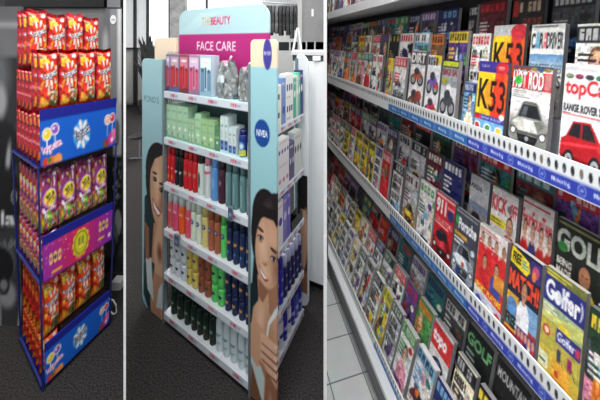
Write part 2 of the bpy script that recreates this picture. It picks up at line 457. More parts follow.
for nm, z0, z1, kind, sk in TIERS:
    q = [corner(k, z0) for k in range(4)]
    MB().hexa([L(p, z0) for p in q], [L(p, z0 + .012) for p in q]).build('shelf', NAVY, stand)
    # sides and back of the bin: a rail along each
    for i, j in ((0, 3), (3, 2), (2, 1)):
        ms = MB().tube([L(outw(i, z0), z0 + .002), L(outw(j, z0), z0 + .002)], .0065, 8)
        ms.build('side_rail', NAVY, stand)
    a, b = corner(0, (z0 + z1) / 2), corner(1, (z0 + z1) / 2)
    fl0, fl1, fr0, fr1 = corner(0, z0), corner(0, z1), corner(1, z0), corner(1, z1)
    out = Vector((.012, -.006))
    def fn(x, y, z, fl0=fl0, fl1=fl1, fr0=fr0, fr1=fr1, z0=z0, z1=z1):
        l = fl0.lerp(fl1, z); r = fr0.lerp(fr1, z); p = l.lerp(r, x) + out + Vector((-.89, .46)) * y
        return L(p, z0 + (z1 - z0) * z)
    s = sheet('front_sign', sign_canvas(sk), 1, 1, MATTE, stand, thick=.008, fn=None)
    # bend the flat unit sheet onto the front of the bin
    for v in s.data.vertices: v.co = fn(v.co.x, v.co.y, v.co.z)
    s['label'] = 'pink and purple sign' if sk == 'pink' else 'blue sign with white splash lettering'
    # step that lifts the front bags up behind the sign
    e1 = (b - a).normalized(); e2 = Vector((-e1.y, e1.x)); side = (corner(3, z0) - corner(0, z0)).normalized(); ln = (b - a).length
    pit = ln / 4
    p0 = a + e1 * pit * 1.02 + side * .012
    quad = [p0, p0 + e1 * (pit * 2.9), p0 + e1 * (pit * 2.9) + side * .26, p0 + side * .26]
    MB().hexa([L(p, z0 + .013) for p in quad], [L(p, z1 - .012) for p in quad]).build('inner_step', BLACK, stand)
    word = {'red': 'red', 'purple': 'purple and yellow', 'orange': 'orange-red'}[kind]
    hh = (z1 - .01 + .0) - (z0 + .0135)
    sx = pit * .98 / .068
    zf = z1 - .009
    setback = .036 if nm == 'top' else .05
    for i in range(4):
        lolly_bag(kind, (*(a + e1 * pit * i + side * setback), zf), e1, e2, f'{word} sweet bag, front row of the {nm} tier, {ORD[i]} from the outer corner', f'front row of the {nm} tier', sz=(1.0, 1.0, .93)[('top', 'middle', 'bottom').index(nm)], sx=sx)
    if nm == 'top':
        for i in range(4):
            lolly_bag(kind, (*(a + e1 * pit * i + side * (.185 + .003 * (i % 2))), 1.468 + (.012, -.004, .006, -.01)[i]), e1, e2, f'red sweet bag, raised second row of the top tier, {ORD[i]} along', 'raised second row of the top tier', sx=sx)
        MB().hexa([L(p0 + side * .12 + e1 * u + side * v, z1 - .011) for u, v in ((0, 0), (pit * 2.9, 0), (pit * 2.9, .14), (0, .14))],
                  [L(p0 + side * .12 + e1 * u + side * v, 1.452) for u, v in ((0, 0), (pit * 2.9, 0), (pit * 2.9, .14), (0, .14))]).build('inner_step', BLACK, stand)
        lolly_bag(kind, (*(a + e1 * pit * -.06 + side * .25), 1.474), e1, e2, 'red sweet bag at the back corner behind the raised row of the top tier', None, sx=sx)
        lolly_bag(kind, (*(a + e1 * pit * -.06 + side * .312), 1.474), e1, e2, 'red sweet bag, rearmost of the top tier beside the grey cooler', None, sx=sx)
    rows = 6
    for r in range(rows):
        dep = setback + r * .0565
        if nm == 'top' and r >= 2:
            lay = [(z0 + .0135, .222), (z0 + .0135 + .224, .207)]
        elif r == 0: lay = [(z0 + .0135, hh - .004)]
        else: lay = [(z0 + .0135, hh - .004), (zf, .285 * (1, 1, .93)[('top', 'middle', 'bottom').index(nm)])]
        for q_, (zz, h_) in enumerate(lay):
            lolly_bag(kind, (*(a + e1 * pit * -.06 + side * dep), zz), e1, e2, f'{word} sweet bag, {nm} tier, {("lower", "upper")[q_]} layer, {ORD[r]} back along the side', f'side column of the {nm} tier', sz=h_ / .285, sx=sx)
# wire hook at the lower back corner of the stand
MB().tube([at(108.5, 299, 1.475), at(113, 300, 1.475), at(116, 305, 1.475), at(116.5, 312, 1.475), at(114, 314.5, 1.47), at(109.5, 311, 1.475)], .004, 6).build('loop_of_white_cable', mat('white_cable', (215, 215, 215), .5), None,
    label='white cable looping out on the carpet beside the sweet display', cat='cable')

# coolers behind, printed in black and white
def cooler_art(n, seed, rich=True):
    c = Canvas(*n, (58, 58, 60)); r = random.Random(seed)
    for i in range(26):
        g = r.choice([30, 40, 80, 110, 150, 170, 25])
        c.ell(r.random(), r.random(), r.uniform(.04, .22), r.uniform(.015, .07), (g, g, g + 2), rot=r.uniform(0, 3), soft=.5)
    return c
c = cooler_art((30, 110), 5)
c.grad(0, .84, 1, 1, (120, 120, 122), (96, 96, 98)); c.rect(0, .93, 1, .95, (150, 150, 152))
c.ell(.3, .78, .5, .12, (104, 105, 108), soft=.6); c.ell(.4, .70, .25, .07, (165, 165, 168), soft=.5)
c.ell(.5, .55, .5, .10, (36, 36, 38), soft=.2); c.ell(.62, .52, .12, .06, (170, 170, 172), rot=.5, soft=.6)
c.ell(.4, .40, .7, .11, (30, 30, 32), soft=.2); c.ell(.78, .405, .09, .02, (150, 150, 150)); c.ell(.78, .405, .06, .012, (60, 60, 60))
c.text('la', .42, .315, .40, .045, (215, 215, 215), .03); c.text('Ade', .45, .245, .4, .03, (165, 165, 165), .0, rot=.2, asp=.2)
c.ell(.35, .2, .5, .07, (90, 90, 92), soft=.15); c.ell(.35, .19, .42, .06, (24, 24, 26)); c.ell(.6, .1, .3, .05, (140, 140, 142), soft=.4)
c.ell(.5, .13, .16, .03, (30, 30, 30)); c.ell(.5, .13, .1, .018, (120, 120, 122))
tl = at(-14, 42, 1.41); W1 = 1.41 * 35.5 / F
cool1 = thing('drinks_cooler', 'tall cooler with black and white printed panel beside the sweet display', 'cooler', Matrix.Translation((tl.x, 1.41, 0)))
MB().box(0, .012, 0, W1 - .002, .14, 1.80).build('body', BLACK, cool1)
sheet('printed_panel', c, W1, 1.80, MATTE, cool1, y=0, thick=.011)
tl = at(10, 42, 1.74); W2 = 1.74 * 110.5 / F
c = cooler_art((80, 130), 9)
c.rect(0, .52, 1, 1, (122, 123, 125)); c.rect(0, .98, 1, 1, (150, 150, 150))
c.rect(.88, .52, 1, 1, (140, 141, 143)); c.rect(.965, .58, 1, 1, (225, 225, 225)); c.rect(.84, .55, .9, 1, (112, 113, 115))
c.ell(.86, .86, .04, .08, (176, 178, 180), soft=.6); c.ell(.875, .74, .025, .07, (160, 162, 166), soft=.6)
c.rect(.93, .44, 1, .64, (205, 206, 207)); c.ell(.965, .53, .02, .05, (120, 120, 122)); c.rect(.86, .43, .93, .56, (70, 70, 72))
c.rect(.84, .22, 1, .44, (42, 42, 44))
r = random.Random(2)
for i in range(24): c.ell(r.uniform(.93, .99), r.uniform(.24, .42), .006, .008, (190, 190, 190), rot=r.random())
c.ell(.97, .19, .03, .05, (190, 190, 190)); c.ell(.94, .14, .03, .045, (120, 120, 122)); c.ell(.92, .09, .04, .05, (30, 30, 30)); c.ell(.92, .09, .025, .035, (80, 80, 82)); c.rect(.86, .06, .92, .2, (60, 60, 60))
cool2 = thing('drinks_cooler', 'wide grey cooler with black header and round white sticker behind the sweet display', 'cooler', Matrix.Translation((tl.x, 1.74, 0)))
MB().hexa([(0, .012, 0), (W2, .012, 0), (W2 - .10, .16, 0), (0, .16, 0)], [(0, .012, 1.84), (W2, .012, 1.84), (W2 - .10, .16, 1.84), (0, .16, 1.84)]).build('body', GREY, cool2)
sheet('printed_panel', c, W2, 1.83, MATTE, cool2, y=0, thick=.011)
MB().hexa([(0, -.03, 1.841), (W2 * .88, -.03, 1.841), (W2 * .88 - .11, .15, 1.841), (0, .15, 1.841)], [(0, -.03, 2.3), (W2 * .88, -.03, 2.3), (W2 * .88 - .11, .15, 2.3), (0, .15, 2.3)]).build('header', BLACK, cool2)
MB().hexa([(W2 * .88, -.002, 1.841), (W2, -.002, 1.841), (W2 - .1, .15, 1.841), (W2 * .88 - .1, .15, 1.841)], [(W2 * .88, -.002, 2.3), (W2, -.002, 2.3), (W2 - .1, .15, 2.3), (W2 * .88 - .1, .15, 2.3)]).build('side_panel', GREY, cool2)
cc = Canvas(16, 16, (240, 240, 240)); cc.rect(.2, .42, .8, .6, (150, 150, 150)); cc.rect(.3, .5, .36, .58, (240, 240, 240)); cc.rect(.55, .44, .6, .52, (240, 240, 240))
p = at(112, 19.5, 1.725)
MB().lathe([(.024, 0), (.024, .003)], n=20).build('sticker', mat('white_sticker', (240, 240, 240), .5, noise=.0), cool2)
st = cool2.children[-1]
for v in st.data.vertices: v.co = (p.x - tl.x + v.co.x * .85, -.0055 + v.co.z, p.z + v.co.y * 1.35)
lab = sheet('sticker_print', Canvas(10, 5, (150, 150, 150)).rect(.1, .3, .9, .7, (190, 190, 190)), .022, .010, MATTE, st)
for v in lab.data.vertices: v.co += Vector((p.x - tl.x - .011, -.0062, p.z - .005))
MB().box(0, 0, 0, .06, .05, .05).build('carton', mat('white_carton', (225, 225, 225), .6), None, label='small white carton on the carpet behind the sweet display', cat='carton', mtx=Matrix.Translation((at(111, 42, 1.61).x, 1.61, 0)))
struct('wall_back_left', MB().box(-3.2, 2.0, 0, -1.47, 2.08, 4.05), mat('dark_grey_wall', (70, 70, 72), .8))
# ================================================================== face care stand
E1, E2 = Vector((.880, -.474)).normalized(), Vector((.474, .880)).normalized()
O2 = Vector((-.772, 1.418))
FS = frame(O2, E1, E2)                     # x along the long face, y towards the back, z up
LEN, DEP = .611, .45
SHELVES = [1.322, 1.06, .80, .54, .293, .065]
BOARD = mat('pale_blue_board', (176, 214, 220), .6, noise=.02)
STEEL = mat('grey_steel', (128, 140, 146), .4, metal=.4, noise=.03)
TEAL = mat('teal_backing', (66, 92, 96), .6, noise=.05)
CREAM = mat('cream_board', (246, 226, 204), .6, noise=.02)

def rounded(x0, z0, x1, z1, tl=0, tr=0, brr=0, bl=0, n=6):
    p = []
    for cx, cz, r, a0 in ((x1 - tr, z1 - tr, tr, 0), (x0 + tl, z1 - tl, tl, 90), (x0 + bl, z0 + bl, bl, 180), (x1 - brr, z0 + brr, brr, 270)):
        if r == 0: p.append((cx, cz)); continue
        for k in range(n + 1):
            a = math.radians(a0 + 90 * k / n); p.append((cx + r * math.cos(a), cz + r * math.sin(a)))
    return p

def cut_sheet(name, cv, x0, z0, x1, z1, parent, y, thick, radii, m=MATTE):
    """printed board with rounded corners: grid points are drawn in to the rounded outline"""
    tl, tr, brr, bl = radii
    def lim(x, z):
        for cx, cz, r, sx, sz in ((x0 + tl, z1 - tl, tl, -1, 1), (x1 - tr, z1 - tr, tr, 1, 1), (x1 - brr, z0 + brr, brr, 1, -1), (x0 + bl, z0 + bl, bl, -1, -1)):
            if r > 0 and (x - cx) * sx > 0 and (z - cz) * sz > 0:
                d = math.hypot(x - cx, z - cz)
                if d > r: return cx + (x - cx) * r / d, cz + (z - cz) * r / d
        return x, z
    def fn(x, yy, z):
        a, b = lim(x0 + x, z0 + z); return (a, y, b)
    return sheet(name, cv, x1 - x0, z1 - z0, m, parent, thick=thick, y=y, fn=fn)

SK, SKL, SKD, HAIR = (206, 160, 130), (240, 204, 176), (130, 84, 62), (30, 24, 26)
def portrait(c, X, flip=False):
    """young woman smiling, laid out in units of the board's width and height; X maps (x, y) of a 25 by 365 layout to the board"""
    def E(x, y, rx, ry, col, rot=0., soft=0., al=1.):
        u, v = X(x, y); c.ell(u, v, rx / 25, ry / 365, col, rot=rot, soft=soft, al=al, asp=365 / 25)
    def Pl(pts, col): c.poly([X(*p) for p in pts], col)
    Pl([(1, 190), (4, 215), (1, 262), (-1, 300), (12, 300), (12, 190), (9, 160)], HAIR)
    E(15, 178, 13, 30, HAIR); E(9, 195, 8, 34, HAIR); E(24, 175, 10, 26, (38, 30, 33)); E(17, 165, 6, 10, (66, 56, 60), soft=.9)
    Pl([(0, 250), (6, 245), (8, 300), (0, 300)], (18, 44, 50))
    # neck and shoulders
    Pl([(7, 236), (20, 236), (19, 258), (26, 275), (26, 366), (8, 366), (1, 290), (3, 272), (8, 262)], SK)
    E(10, 280, 6, 24, SKL, soft=.9, al=.6); E(19, 290, 8, 30, (178, 128, 100), soft=.9, al=.7); Pl([(8, 240), (18, 247), (12, 262), (8, 258)], (150, 102, 78))
    Pl([(17, 236), (26, 236), (26, 280), (18, 268)], (166, 118, 92)); E(24, 272, 4, 12, SK, soft=.8)
    # face
    E(17.5, 208, 12.5, 37, SK, rot=-.04); E(12, 205, 6, 28, SKL, soft=.95, al=.8); E(20, 195, 7, 16, (222, 176, 146), soft=.9, al=.8)
    E(14, 232, 7, 14, SKL, soft=.9, al=.7); E(24, 222, 5, 22, SKD, soft=.9, al=.6)
    Pl([(4, 200), (6, 185), (13, 176), (22, 176), (26, 184), (26, 165), (8, 165), (3, 185)], HAIR)
    # brows, eyes
    for (x, y) in ((10.0, 198), (22.0, 213)):
        E(x, y - 8, 3.4, 1.5, (50, 34, 30), rot=-.5 * 365 / 25 / 14); E(x, y, 3.0, 2.6, (60, 40, 36)); E(x, y + .5, 2.3, 1.7, (236, 230, 226)); E(x + .2, y + .3, 1.2, 2.0, (24, 16, 18)); E(x, y + 4, 2.8, 1.6, (168, 118, 94), soft=.8)
    E(15.0, 216, 2.2, 12, (226, 182, 154), soft=.8, al=.8); E(14.0, 222, 2.8, 3.0, (150, 100, 80), soft=.7); E(13.6, 221, 1.6, 2.0, (220, 172, 146), soft=.6)
    # smile
    Pl([(8.6, 225), (12, 231), (17, 236), (17.5, 237), (14.5, 240), (10.5, 236)], (150, 70, 66)); Pl([(9.2, 227), (12, 232), (16.6, 236), (13.5, 237.5), (10.6, 234)], (250, 246, 242))
    # strap, vest
    Pl([(25, 258), (23, 262), (17, 278), (14.5, 300), (16, 300), (18.5, 280), (25, 266)], (226, 232, 232))
    Pl([(1, 306), (14, 318), (13, 366), (9, 354), (1, 330)], (196, 214, 214)); Pl([(1, 330), (9, 354), (13, 366), (0, 366)], (122, 82, 60))
    # hand across the chest
    Pl([(0, 290), (6, 284), (14, 290), (26, 304), (26, 326), (15, 322), (6, 330), (0, 322)], (206, 160, 130))
    for k, (y0, y1) in enumerate(((292, 302), (303, 310), (312, 318), (320, 327))):
        Pl([(10, y0), (25, y0 + 3), (25, y1 + 3), (10, y1)], (222, 178, 150)); Pl([(11, y1), (26, y1 + 3), (26, y1 + 5), (11, y1 + 1.6)], (112, 70, 54))
        E(24.2, y0 + 6, 1.4, 1.8, (240, 206, 186))
    Pl([(8, 322), (13, 322), (24, 346), (22, 350), (15, 338)], (176, 126, 100)); Pl([(15, 326), (26, 340), (26, 366), (13, 366)], (150, 100, 76)); E(19, 355, 3, 14, (190, 140, 112), soft=.9)

stand2 = thing('face_care_stand', 'tall pale blue shop stand with a pink header, six shelves and portrait boards', 'display stand', FS)
for x in (-.012, LEN):
    for y in (0.0, DEP - .02):
        MB().box(x, y, 0, x + .012, y + .02, 1.50).build('post', STEEL, stand2)
MB().box(.012, .128, .05, LEN, .15, 1.60).build('back_panel', TEAL, stand2)
MB().box(-.012, .165, .05, LEN + .012, .18, 1.50).build('spine_panel', BOARD, stand2)
def strip_canvas(n, rnd):
    c = Canvas(90, 7, (216, 224, 232)); r = random.Random(rnd)
    for k in range(n):
        u = (k + .5) / n + r.uniform(-.02, .02)
        c.rect(u - .04, .35, u + .015, .72, (206, 70, 104)); c.rect(u - .028, .35, u - .022, .72, (216, 224, 232)); c.rect(u - .008, .3, u - .004, .72, (216, 224, 232)); c.rect(u + .02, .4, u + .06, .62, (150, 165, 190))
    c.rect(0, .0, 1, .12, (150, 160, 170)); c.rect(0, .92, 1, 1, (240, 244, 248))
    return c
for i, z in enumerate(SHELVES):
    s = MB().box(.0, .004, z - .036, LEN, .125, z).build('shelf', BOARD if i < 2 else mat('white_shelf', (206, 212, 216), .5), stand2)
    sheet('price_strip', strip_canvas(4, i), LEN - .002, .038, PRINT, s, thick=.003, y=.0).location = (0.001, 0.0, z - .038)
ZS = [1.18, .86, .57, .26, .035]
for i, z in enumerate(ZS):
    s = MB().box(LEN + .014, .012, z - .03, LEN + .064, DEP - .03, z).build('side_shelf', mat('white_shelf', (206, 212, 216), .5), stand2)
    ps = sheet('price_strip', strip_canvas(6, i + 20), DEP - .045, .034, PRINT, s, thick=.002)
    ps.matrix_parent_inverse = Matrix.Identity(4); ps.location = (LEN + .067, .014, z - .034); ps.rotation_euler = (0, 0, math.pi / 2)
# header
HX0, HX1, HZ0, HZ1, HY = -.005, .655, 1.40, 1.788, .10
c = Canvas(150, 84, (176, 208, 214))
hz = lambda z: (z - HZ0) / (HZ1 - HZ0)
for k in range(9): c.poly([(.02 + k * .02, hz(1.66)), (.025 + k * .02, hz(1.66)), (.30 + k * .025, hz(1.76)), (.29 + k * .025, hz(1.76))], (200, 224, 228))
c.rect(0, 0, 1, hz(1.644), (178, 44, 120)); c.rect(0, 0, 1, .07, (190, 170, 180))
asp = (HX1 - HX0) / (HZ1 - HZ0)
c.text('THE', .30, hz(1.692), .105, hz(1.735) - hz(1.692), (206, 160, 90), .0); c.text('BEAUTY', .41, hz(1.692), .215, hz(1.735) - hz(1.692), (196, 44, 96), .02)
c.text('EXPERIENCE', .40, hz(1.672), .14, .022, (170, 196, 206))
c.text('FACE CARE', .24, hz(1.553), .44, hz(1.603) - hz(1.553), (250, 236, 246), .005)
hd = cut_sheet('header_board', c, HX0, HZ0, HX1, HZ1, stand2, HY, .012, (.07, .07, 0, 0))
hd['label'] = 'pale blue and pink header board'
# wing boards
def wing(x0, x1, y, z0, z1, radii, art, label, n=(34, 330), dy=.012):
    c = Canvas(*n, (176, 214, 220))
    art(c, x0, x1, z0, z1)
    o = cut_sheet('wing_board', c, x0, z0, x1, z1, stand2, y, dy, radii); o['label'] = label
    return o
def art_right(c, x0, x1, z0, z1):
    V = lambda z: (z - z0) / (z1 - z0)
    c.grad(0, 0, 1, 1, (146, 196, 206), (162, 208, 216))
    portrait(c, lambda x, y: (x / 25, V(1.6 - (y + 40 - 42) / 229.)))
    c.blur(1)
    c.rect(0, V(1.487), 1, 1, (232, 218, 190))
    c.ell(.66, V(1.545), .16, .068 / (z1 - z0), (70, 66, 150)); c.text('NIVEA', .53, V(1.54), .26, .011, (240, 240, 250), .02)
    # round mark
    zc = 1.6 - (133.5 - 42) / 229.
    c.ell(.46, V(zc), .29, .060 / (z1 - z0), (24, 74, 150)); c.text('NIVEA', .25, V(zc - .016), .42, .030 / (z1 - z0), (250, 250, 255), .03)
wing(LEN + .014, LEN + .153, 0.0, .012, 1.612, (.022, .022, .05, .0), art_right, 'board with a portrait of a smiling woman')
def art_left(c, x0, x1, z0, z1):
    V = lambda z: (z - z0) / (z1 - z0)
    Y = lambda y: V(1.6 - (y - 42) / 170.)
    U = lambda x: (x - 141.5) / 17.5
    c.grad(0, 0, 1, 1, (146, 188, 198), (166, 204, 212))
    c.text("POND'S", .12, Y(103), .72, Y(96.5) - Y(103), (90, 120, 132), .0)
    def E(x, y, rx, ry, col, rot=0., soft=0., al=1.): c.ell(U(x), Y(y), rx / 17.5, ry / 170. / (z1 - z0), col, rot=rot, soft=soft, al=al, asp=10)
    def Pl(p, col): c.poly([(U(a), Y(b)) for a, b in p], col)
    Pl([(144, 200), (150, 190), (156, 215), (154, 330), (143, 300)], (22, 50, 56))
    E(156, 170, 11, 29, HAIR); E(152, 180, 7, 30, HAIR)
    E(157, 186, 8.2, 38, SK); E(158.5, 200, 4, 22, SKD, soft=.9, al=.5); E(155, 180, 4, 26, SKL, soft=.9, al=.8); Pl([(149, 172), (153, 158), (161, 150), (161, 140), (148, 150)], HAIR)
    for x, y in ((153, 178), (158.5, 186)): E(x, y, 1.8, 2.4, (40, 26, 24)); E(x, y - 6, 2.0, 1.2, (50, 34, 30)); E(x, y, 1.2, 1.2, (230, 224, 220)); E(x, y, .7, 1.4, (20, 14, 14))
    E(155.5, 194, 1.3, 7, (226, 180, 150), soft=.7); Pl([(150.6, 197), (154, 203), (158.4, 207), (156, 214), (152, 209)], (150, 74, 70)); Pl([(151.2, 199), (154, 205), (157.8, 209), (155.5, 212), (152.4, 207)], (250, 246, 240))
    Pl([(152, 222), (160, 215), (160, 330), (150, 330), (149, 300), (153, 262), (150, 262)], (190, 142, 112)); Pl([(156, 214), (160, 206), (160, 270), (153, 270), (152, 245)], (216, 172, 142)); E(157, 248, 3, 12, (120, 74, 56), soft=.8)
    Pl([(145, 262), (150, 258), (152, 300), (146.5, 292)], (206, 216, 216)); Pl([(156, 285), (160, 272), (160, 300), (154, 304)], (206, 216, 216)); Pl([(144, 225), (148, 230), (148, 262), (145, 262)], (150, 96, 72))
wing(-.212, -.020, 0.0, .012, 1.50, (.03, .0, .0, .06), art_left, 'board with a portrait of a woman and pale lettering', n=(34, 300))
def art_cream(c, x0, x1, z0, z1):
    c.a[:] = (246, 224, 200); c.text("POND'S", .62, .62, .5, .12, (176, 158, 146))
cut_sheet('wing_board', (lambda c: (art_cream(c, 0, 1, 0, 1), c)[1])(Canvas(30, 34)), -.225, 1.30, -.010, 1.626, stand2, .085, .012, (.02, 0, 0, 0))['label'] = 'cream board'
wm = MB().prism(rounded(LEN + .0, .012, LEN + .080, 1.53, .02, .07, .05, 0), DEP, DEP + .012, 'y').build('wing_board', mat('plain_white_board', (232, 234, 236), .6, noise=.01), stand2)
bp_ = Canvas(14, 40, (60, 52, 50)); bp_.ell(.6, .5, .4, .3, SK); bp_.ell(.5, .9, .8, .2, HAIR); bp_.rect(0, 0, 1, .2, (150, 98, 72))
sheet('back_print', bp_, .062, .70, MATTE, wm, thick=.002).location = (LEN + .012, DEP - .004, .10)
MB().prism(rounded(-.20, .012, -.020, 1.50, .05, 0, 0, .06), DEP, DEP + .012, 'y').build('wing_board', mat('plain_white_board', (232, 234, 236), .6), stand2)
# small wire mesh behind the left board
ms = MB()
for k in range(10): ms.tube([(-.012, .03 + k * .012, .1), (-.012, .03 + k * .012, 1.30)], .0016, 4)
for k in range(26): ms.tube([(-.012, .03, .12 + k * .046), (-.012, .14, .12 + k * .046)], .0016, 4)
ms.build('wire_mesh_side', BLACK, stand2)

# ---- products
def X2(px, y=0.012):
    """distance along the long face of what shows at column px"""
    k = (px - 300) / F
    o = O2 + E2 * y
    return (k * o.y - o.x) / (E1.x - k * E1.y)
_pm = {}
def pmat(rgb, rough=.35): return mat('pack_%d_%d_%d_%d' % (*rgb, int(rough * 100)), rgb, rough, noise=.02)
def place(o_mtx, x, y, z): return FS @ Matrix.Translation((x, y, z)) @ o_mtx
SN = ['top', 'second', 'third', 'fourth', 'fifth', 'lowest']

def carton(x, y, z, w, d, h, rgb, label, group=None, deco=None, cat='carton', rotz=0.0, name='carton'):
    o = thing(name, label, cat, FS @ Matrix.Translation((x, y, z)) @ Matrix.Rotation(rotz, 4, 'Z'), group)
    MB().box(0, 0, 0, w, d, h - .004).build('box', pmat(rgb, .5), o)
    MB().box(.0006, .0006, h - .004, w - .0006, d - .0006, h).build('lid', pmat(tuple(max(0, int(v * .93)) for v in rgb), .5), o)
    if deco:
        c = Canvas(max(8, int(w * 450)), max(10, int(h * 240)), rgb); deco(c)
        sheet('front_print', c, w * .985, h * .965, PRINT, o, thick=.0006, y=-.0007).location = (w * .0075, 0, h * .01)
    return o

def bottle(x, y, z, w, h, body, cap, label, group=None, shape='tube', mark=None, band=None, cat='bottle', depth=None, frameM=None, name='bottle'):
    """body, cap and a printed label, standing on z; (x, y) is the middle of its base"""
    o = thing(name, label, cat, (frameM or FS) @ Matrix.Translation((x, y, z)), group)
    r = w / 2; sy = (depth or w) / w
    if shape == 'tube':      # flattened at the top, standing on its cap or with a cap on top
        ch = h * .2
        MB().lathe([(r * .93, 0), (r, .004), (r, h - ch - .006), (r * .86, h - ch)], n=14, sy=sy).build('body', pmat(body), o, smooth=True)
        MB().lathe([(r * .84, h - ch), (r * .84, h - .006), (r * .7, h)], n=14, sy=sy).build('cap', pmat(cap), o, smooth=True)
    elif shape == 'flat':    # shampoo bottle with shoulders
        MB().lathe([(r * .9, 0), (r, .006), (r, h * .72), (r * .8, h * .84), (r * .55, h * .87)], n=16, sy=sy).build('body', pmat(body), o, smooth=True)
        MB().lathe([(r * .62, h * .87), (r * .62, h * .985), (r * .5, h)], n=14, sy=sy).build('cap', pmat(cap), o, smooth=True)
    elif shape == 'spray':
        MB().lathe([(r * .95, 0), (r, .004), (r, h * .70), (r * .9, h * .74)], n=16, sy=sy).build('body', pmat(body), o, smooth=True)
        MB().lathe([(r * .9, h * .74), (r * .9, h * .93), (r * .7, h * .985), (r * .3, h)], n=16, sy=sy).build('cap', pmat(cap), o, smooth=True)
    elif shape == 'can':
        MB().lathe([(r * .9, 0), (r, .004), (r, h * .78), (r * .85, h * .83)], n=16, sy=sy).build('body', pmat(body), o, smooth=True)
        MB().lathe([(r * .88, h * .83), (r * .9, h * .95), (r * .8, h)], n=16, sy=sy).build('cap', pmat(cap), o, smooth=True)
    if band or mark:
        v0, v1, col = band or (.0, .0, body)
        a0, n_ = -math.pi * .82, 9
        c = Canvas(n_ + 7, 26, body)
        if band: c.rect(0, v0, 1, v1, col)
        if mark:
            for (mu, mv, ru, rv, mc) in mark: c.ell(mu, mv, ru, rv, mc)
        hh = h * .66; nx = c.nx
        def fn(xx, yy, zz, nx=nx):
            a = -math.pi / 2 + (xx - .5) * 2.4
            return (math.cos(a) * (r + .0007), math.sin(a) * (r * sy + .0007), .006 + zz * hh)
        sheet('label_print', c, 1, 1, PRINT, o, fn=fn)
    return o

z = SHELVES[0] + .0006
# gift boxes and clear bags on the top shelf
def gift(px0, px1, y1, body, wand, bg, label, i):
    x0, x1 = max(.0015, X2(px0)), X2(px1); d = O2 + E1 * x0; h = CAMZ - (y1 - HOR) / F * d.y - z
    def deco(c):
        c.rect(0, 0, 1, .14, bg); c.rect(.08, .2, .92, .95, tuple(min(255, v + 40) for v in body))
        c.rect(.08, .1, .40, .70, wand); c.rect(.42, .2, .58, .72, tuple(int(v * .8) for v in wand)); c.rect(.62, .14, .92, .64, wand); c.ell(.24, .64, .12, .05, tuple(int(v * .7) for v in wand)); c.ell(.75, .62, .12, .05, tuple(int(v * .7) for v in wand))
        c.ell(.5, .85, .3, .04, (240, 230, 236)); c.rect(0, .97, 1, 1, bg); c.rect(0, 0, .05, 1, bg); c.rect(.95, 0, 1, 1, bg)
    carton(x0 + .001, .012, z, x1 - x0 - .003, .05, h, body, label, 'gift boxes on the top shelf', deco, cat='gift box', name='gift_box')
gift(163.6, 170, 54, (150, 140, 170), (190, 60, 90), (70, 60, 96), 'lilac gift box first from the post on the top shelf', 0)
gift(170, 179.3, 54.5, (160, 130, 150), (206, 30, 44), (74, 96, 150), 'gift box with red tubes and blue base on the top shelf', 1)
gift(179.3, 188.7, 54.5, (170, 90, 110), (204, 34, 44), (120, 44, 60), 'dark red gift box third from the post on the top shelf', 2)
gift(188.7, 199.5, 55, (190, 160, 190), (214, 90, 130), (160, 120, 150), 'pink gift box on the top shelf', 3)
gift(199.7, 212, 55.5, (196, 214, 226), (110, 150, 180), (150, 190, 206), 'pale blue gift box on the top shelf beside the clear bags', 4)
def gift_bag(px0, px1, y1, label, sd):
    x0, x1 = X2(px0), X2(px1); w = x1 - x0; d = O2 + E1 * ((x0 + x1) / 2); h = CAMZ - (y1 - HOR) / F * d.y - z
    r = random.Random(sd); c = Canvas(34, 40, (128, 134, 134))
    for k in range(110):
        g = r.choice([(88, 96, 98), (170, 176, 174), (204, 206, 200), (110, 112, 104), (140, 150, 150), (70, 80, 84)])
        c.ell(r.random(), r.random(), r.uniform(.02, .1), r.uniform(.01, .05), g, rot=r.uniform(0, 3))
    if sd == 3: c.rect(.06, .42, .5, .62, (206, 216, 220)); c.rect(.1, .5, .3, .56, (230, 240, 240))
    c.poly([(.3, 1), (.5, .86), (.7, 1)], (214, 160, 184))
    def fn(xx, yy, zz):
        u, v = xx, zz
        k = math.sin(math.pi * min(1, max(0, u))) ** .5
        wz = w * (1 - .16 * max(0, v - .6) / .4)
        top = h * (1 - .16 * (2 * u - 1) ** 4 * v)
        return (x0 + w / 2 + (u - .5) * wz, .045 - .03 * k * (1 - .5 * v ** 3) + .0025 * math.sin(17 * u + 11 * v), v * top)
    o = thing('gift_bag', label, 'gift bag', FS @ Matrix.Translation((0, 0, z)), 'clear gift bags on the top shelf')
    sheet('wrapped_contents', c, 1, 1, GLOSS, o, fn=lambda a, b, q: fn(a, b, q))
    sheet('back_wrap', Canvas(8, 8, (150, 156, 158)), 1, 1, GLOSS, o, fn=lambda a, b, q: ((lambda p: (p[0], .09 - p[1], p[2]))(fn(a, b, q))))
    xm = x0 + w * .62
    MB().tube([(xm, .045, h * .93), (xm + .004, .04, h * 1.04), (xm + .014, .038, h * 1.12)], .006, 6).build('gathered_top', pmat((214, 206, 210)), o, smooth=True)
gift_bag(213, 233.6, 61, 'clear gift bag of grey items beside the pale blue gift box', 3)
gift_bag(234.4, 250.6, 67.5, 'clear gift bag of grey items against the portrait board post', 8)

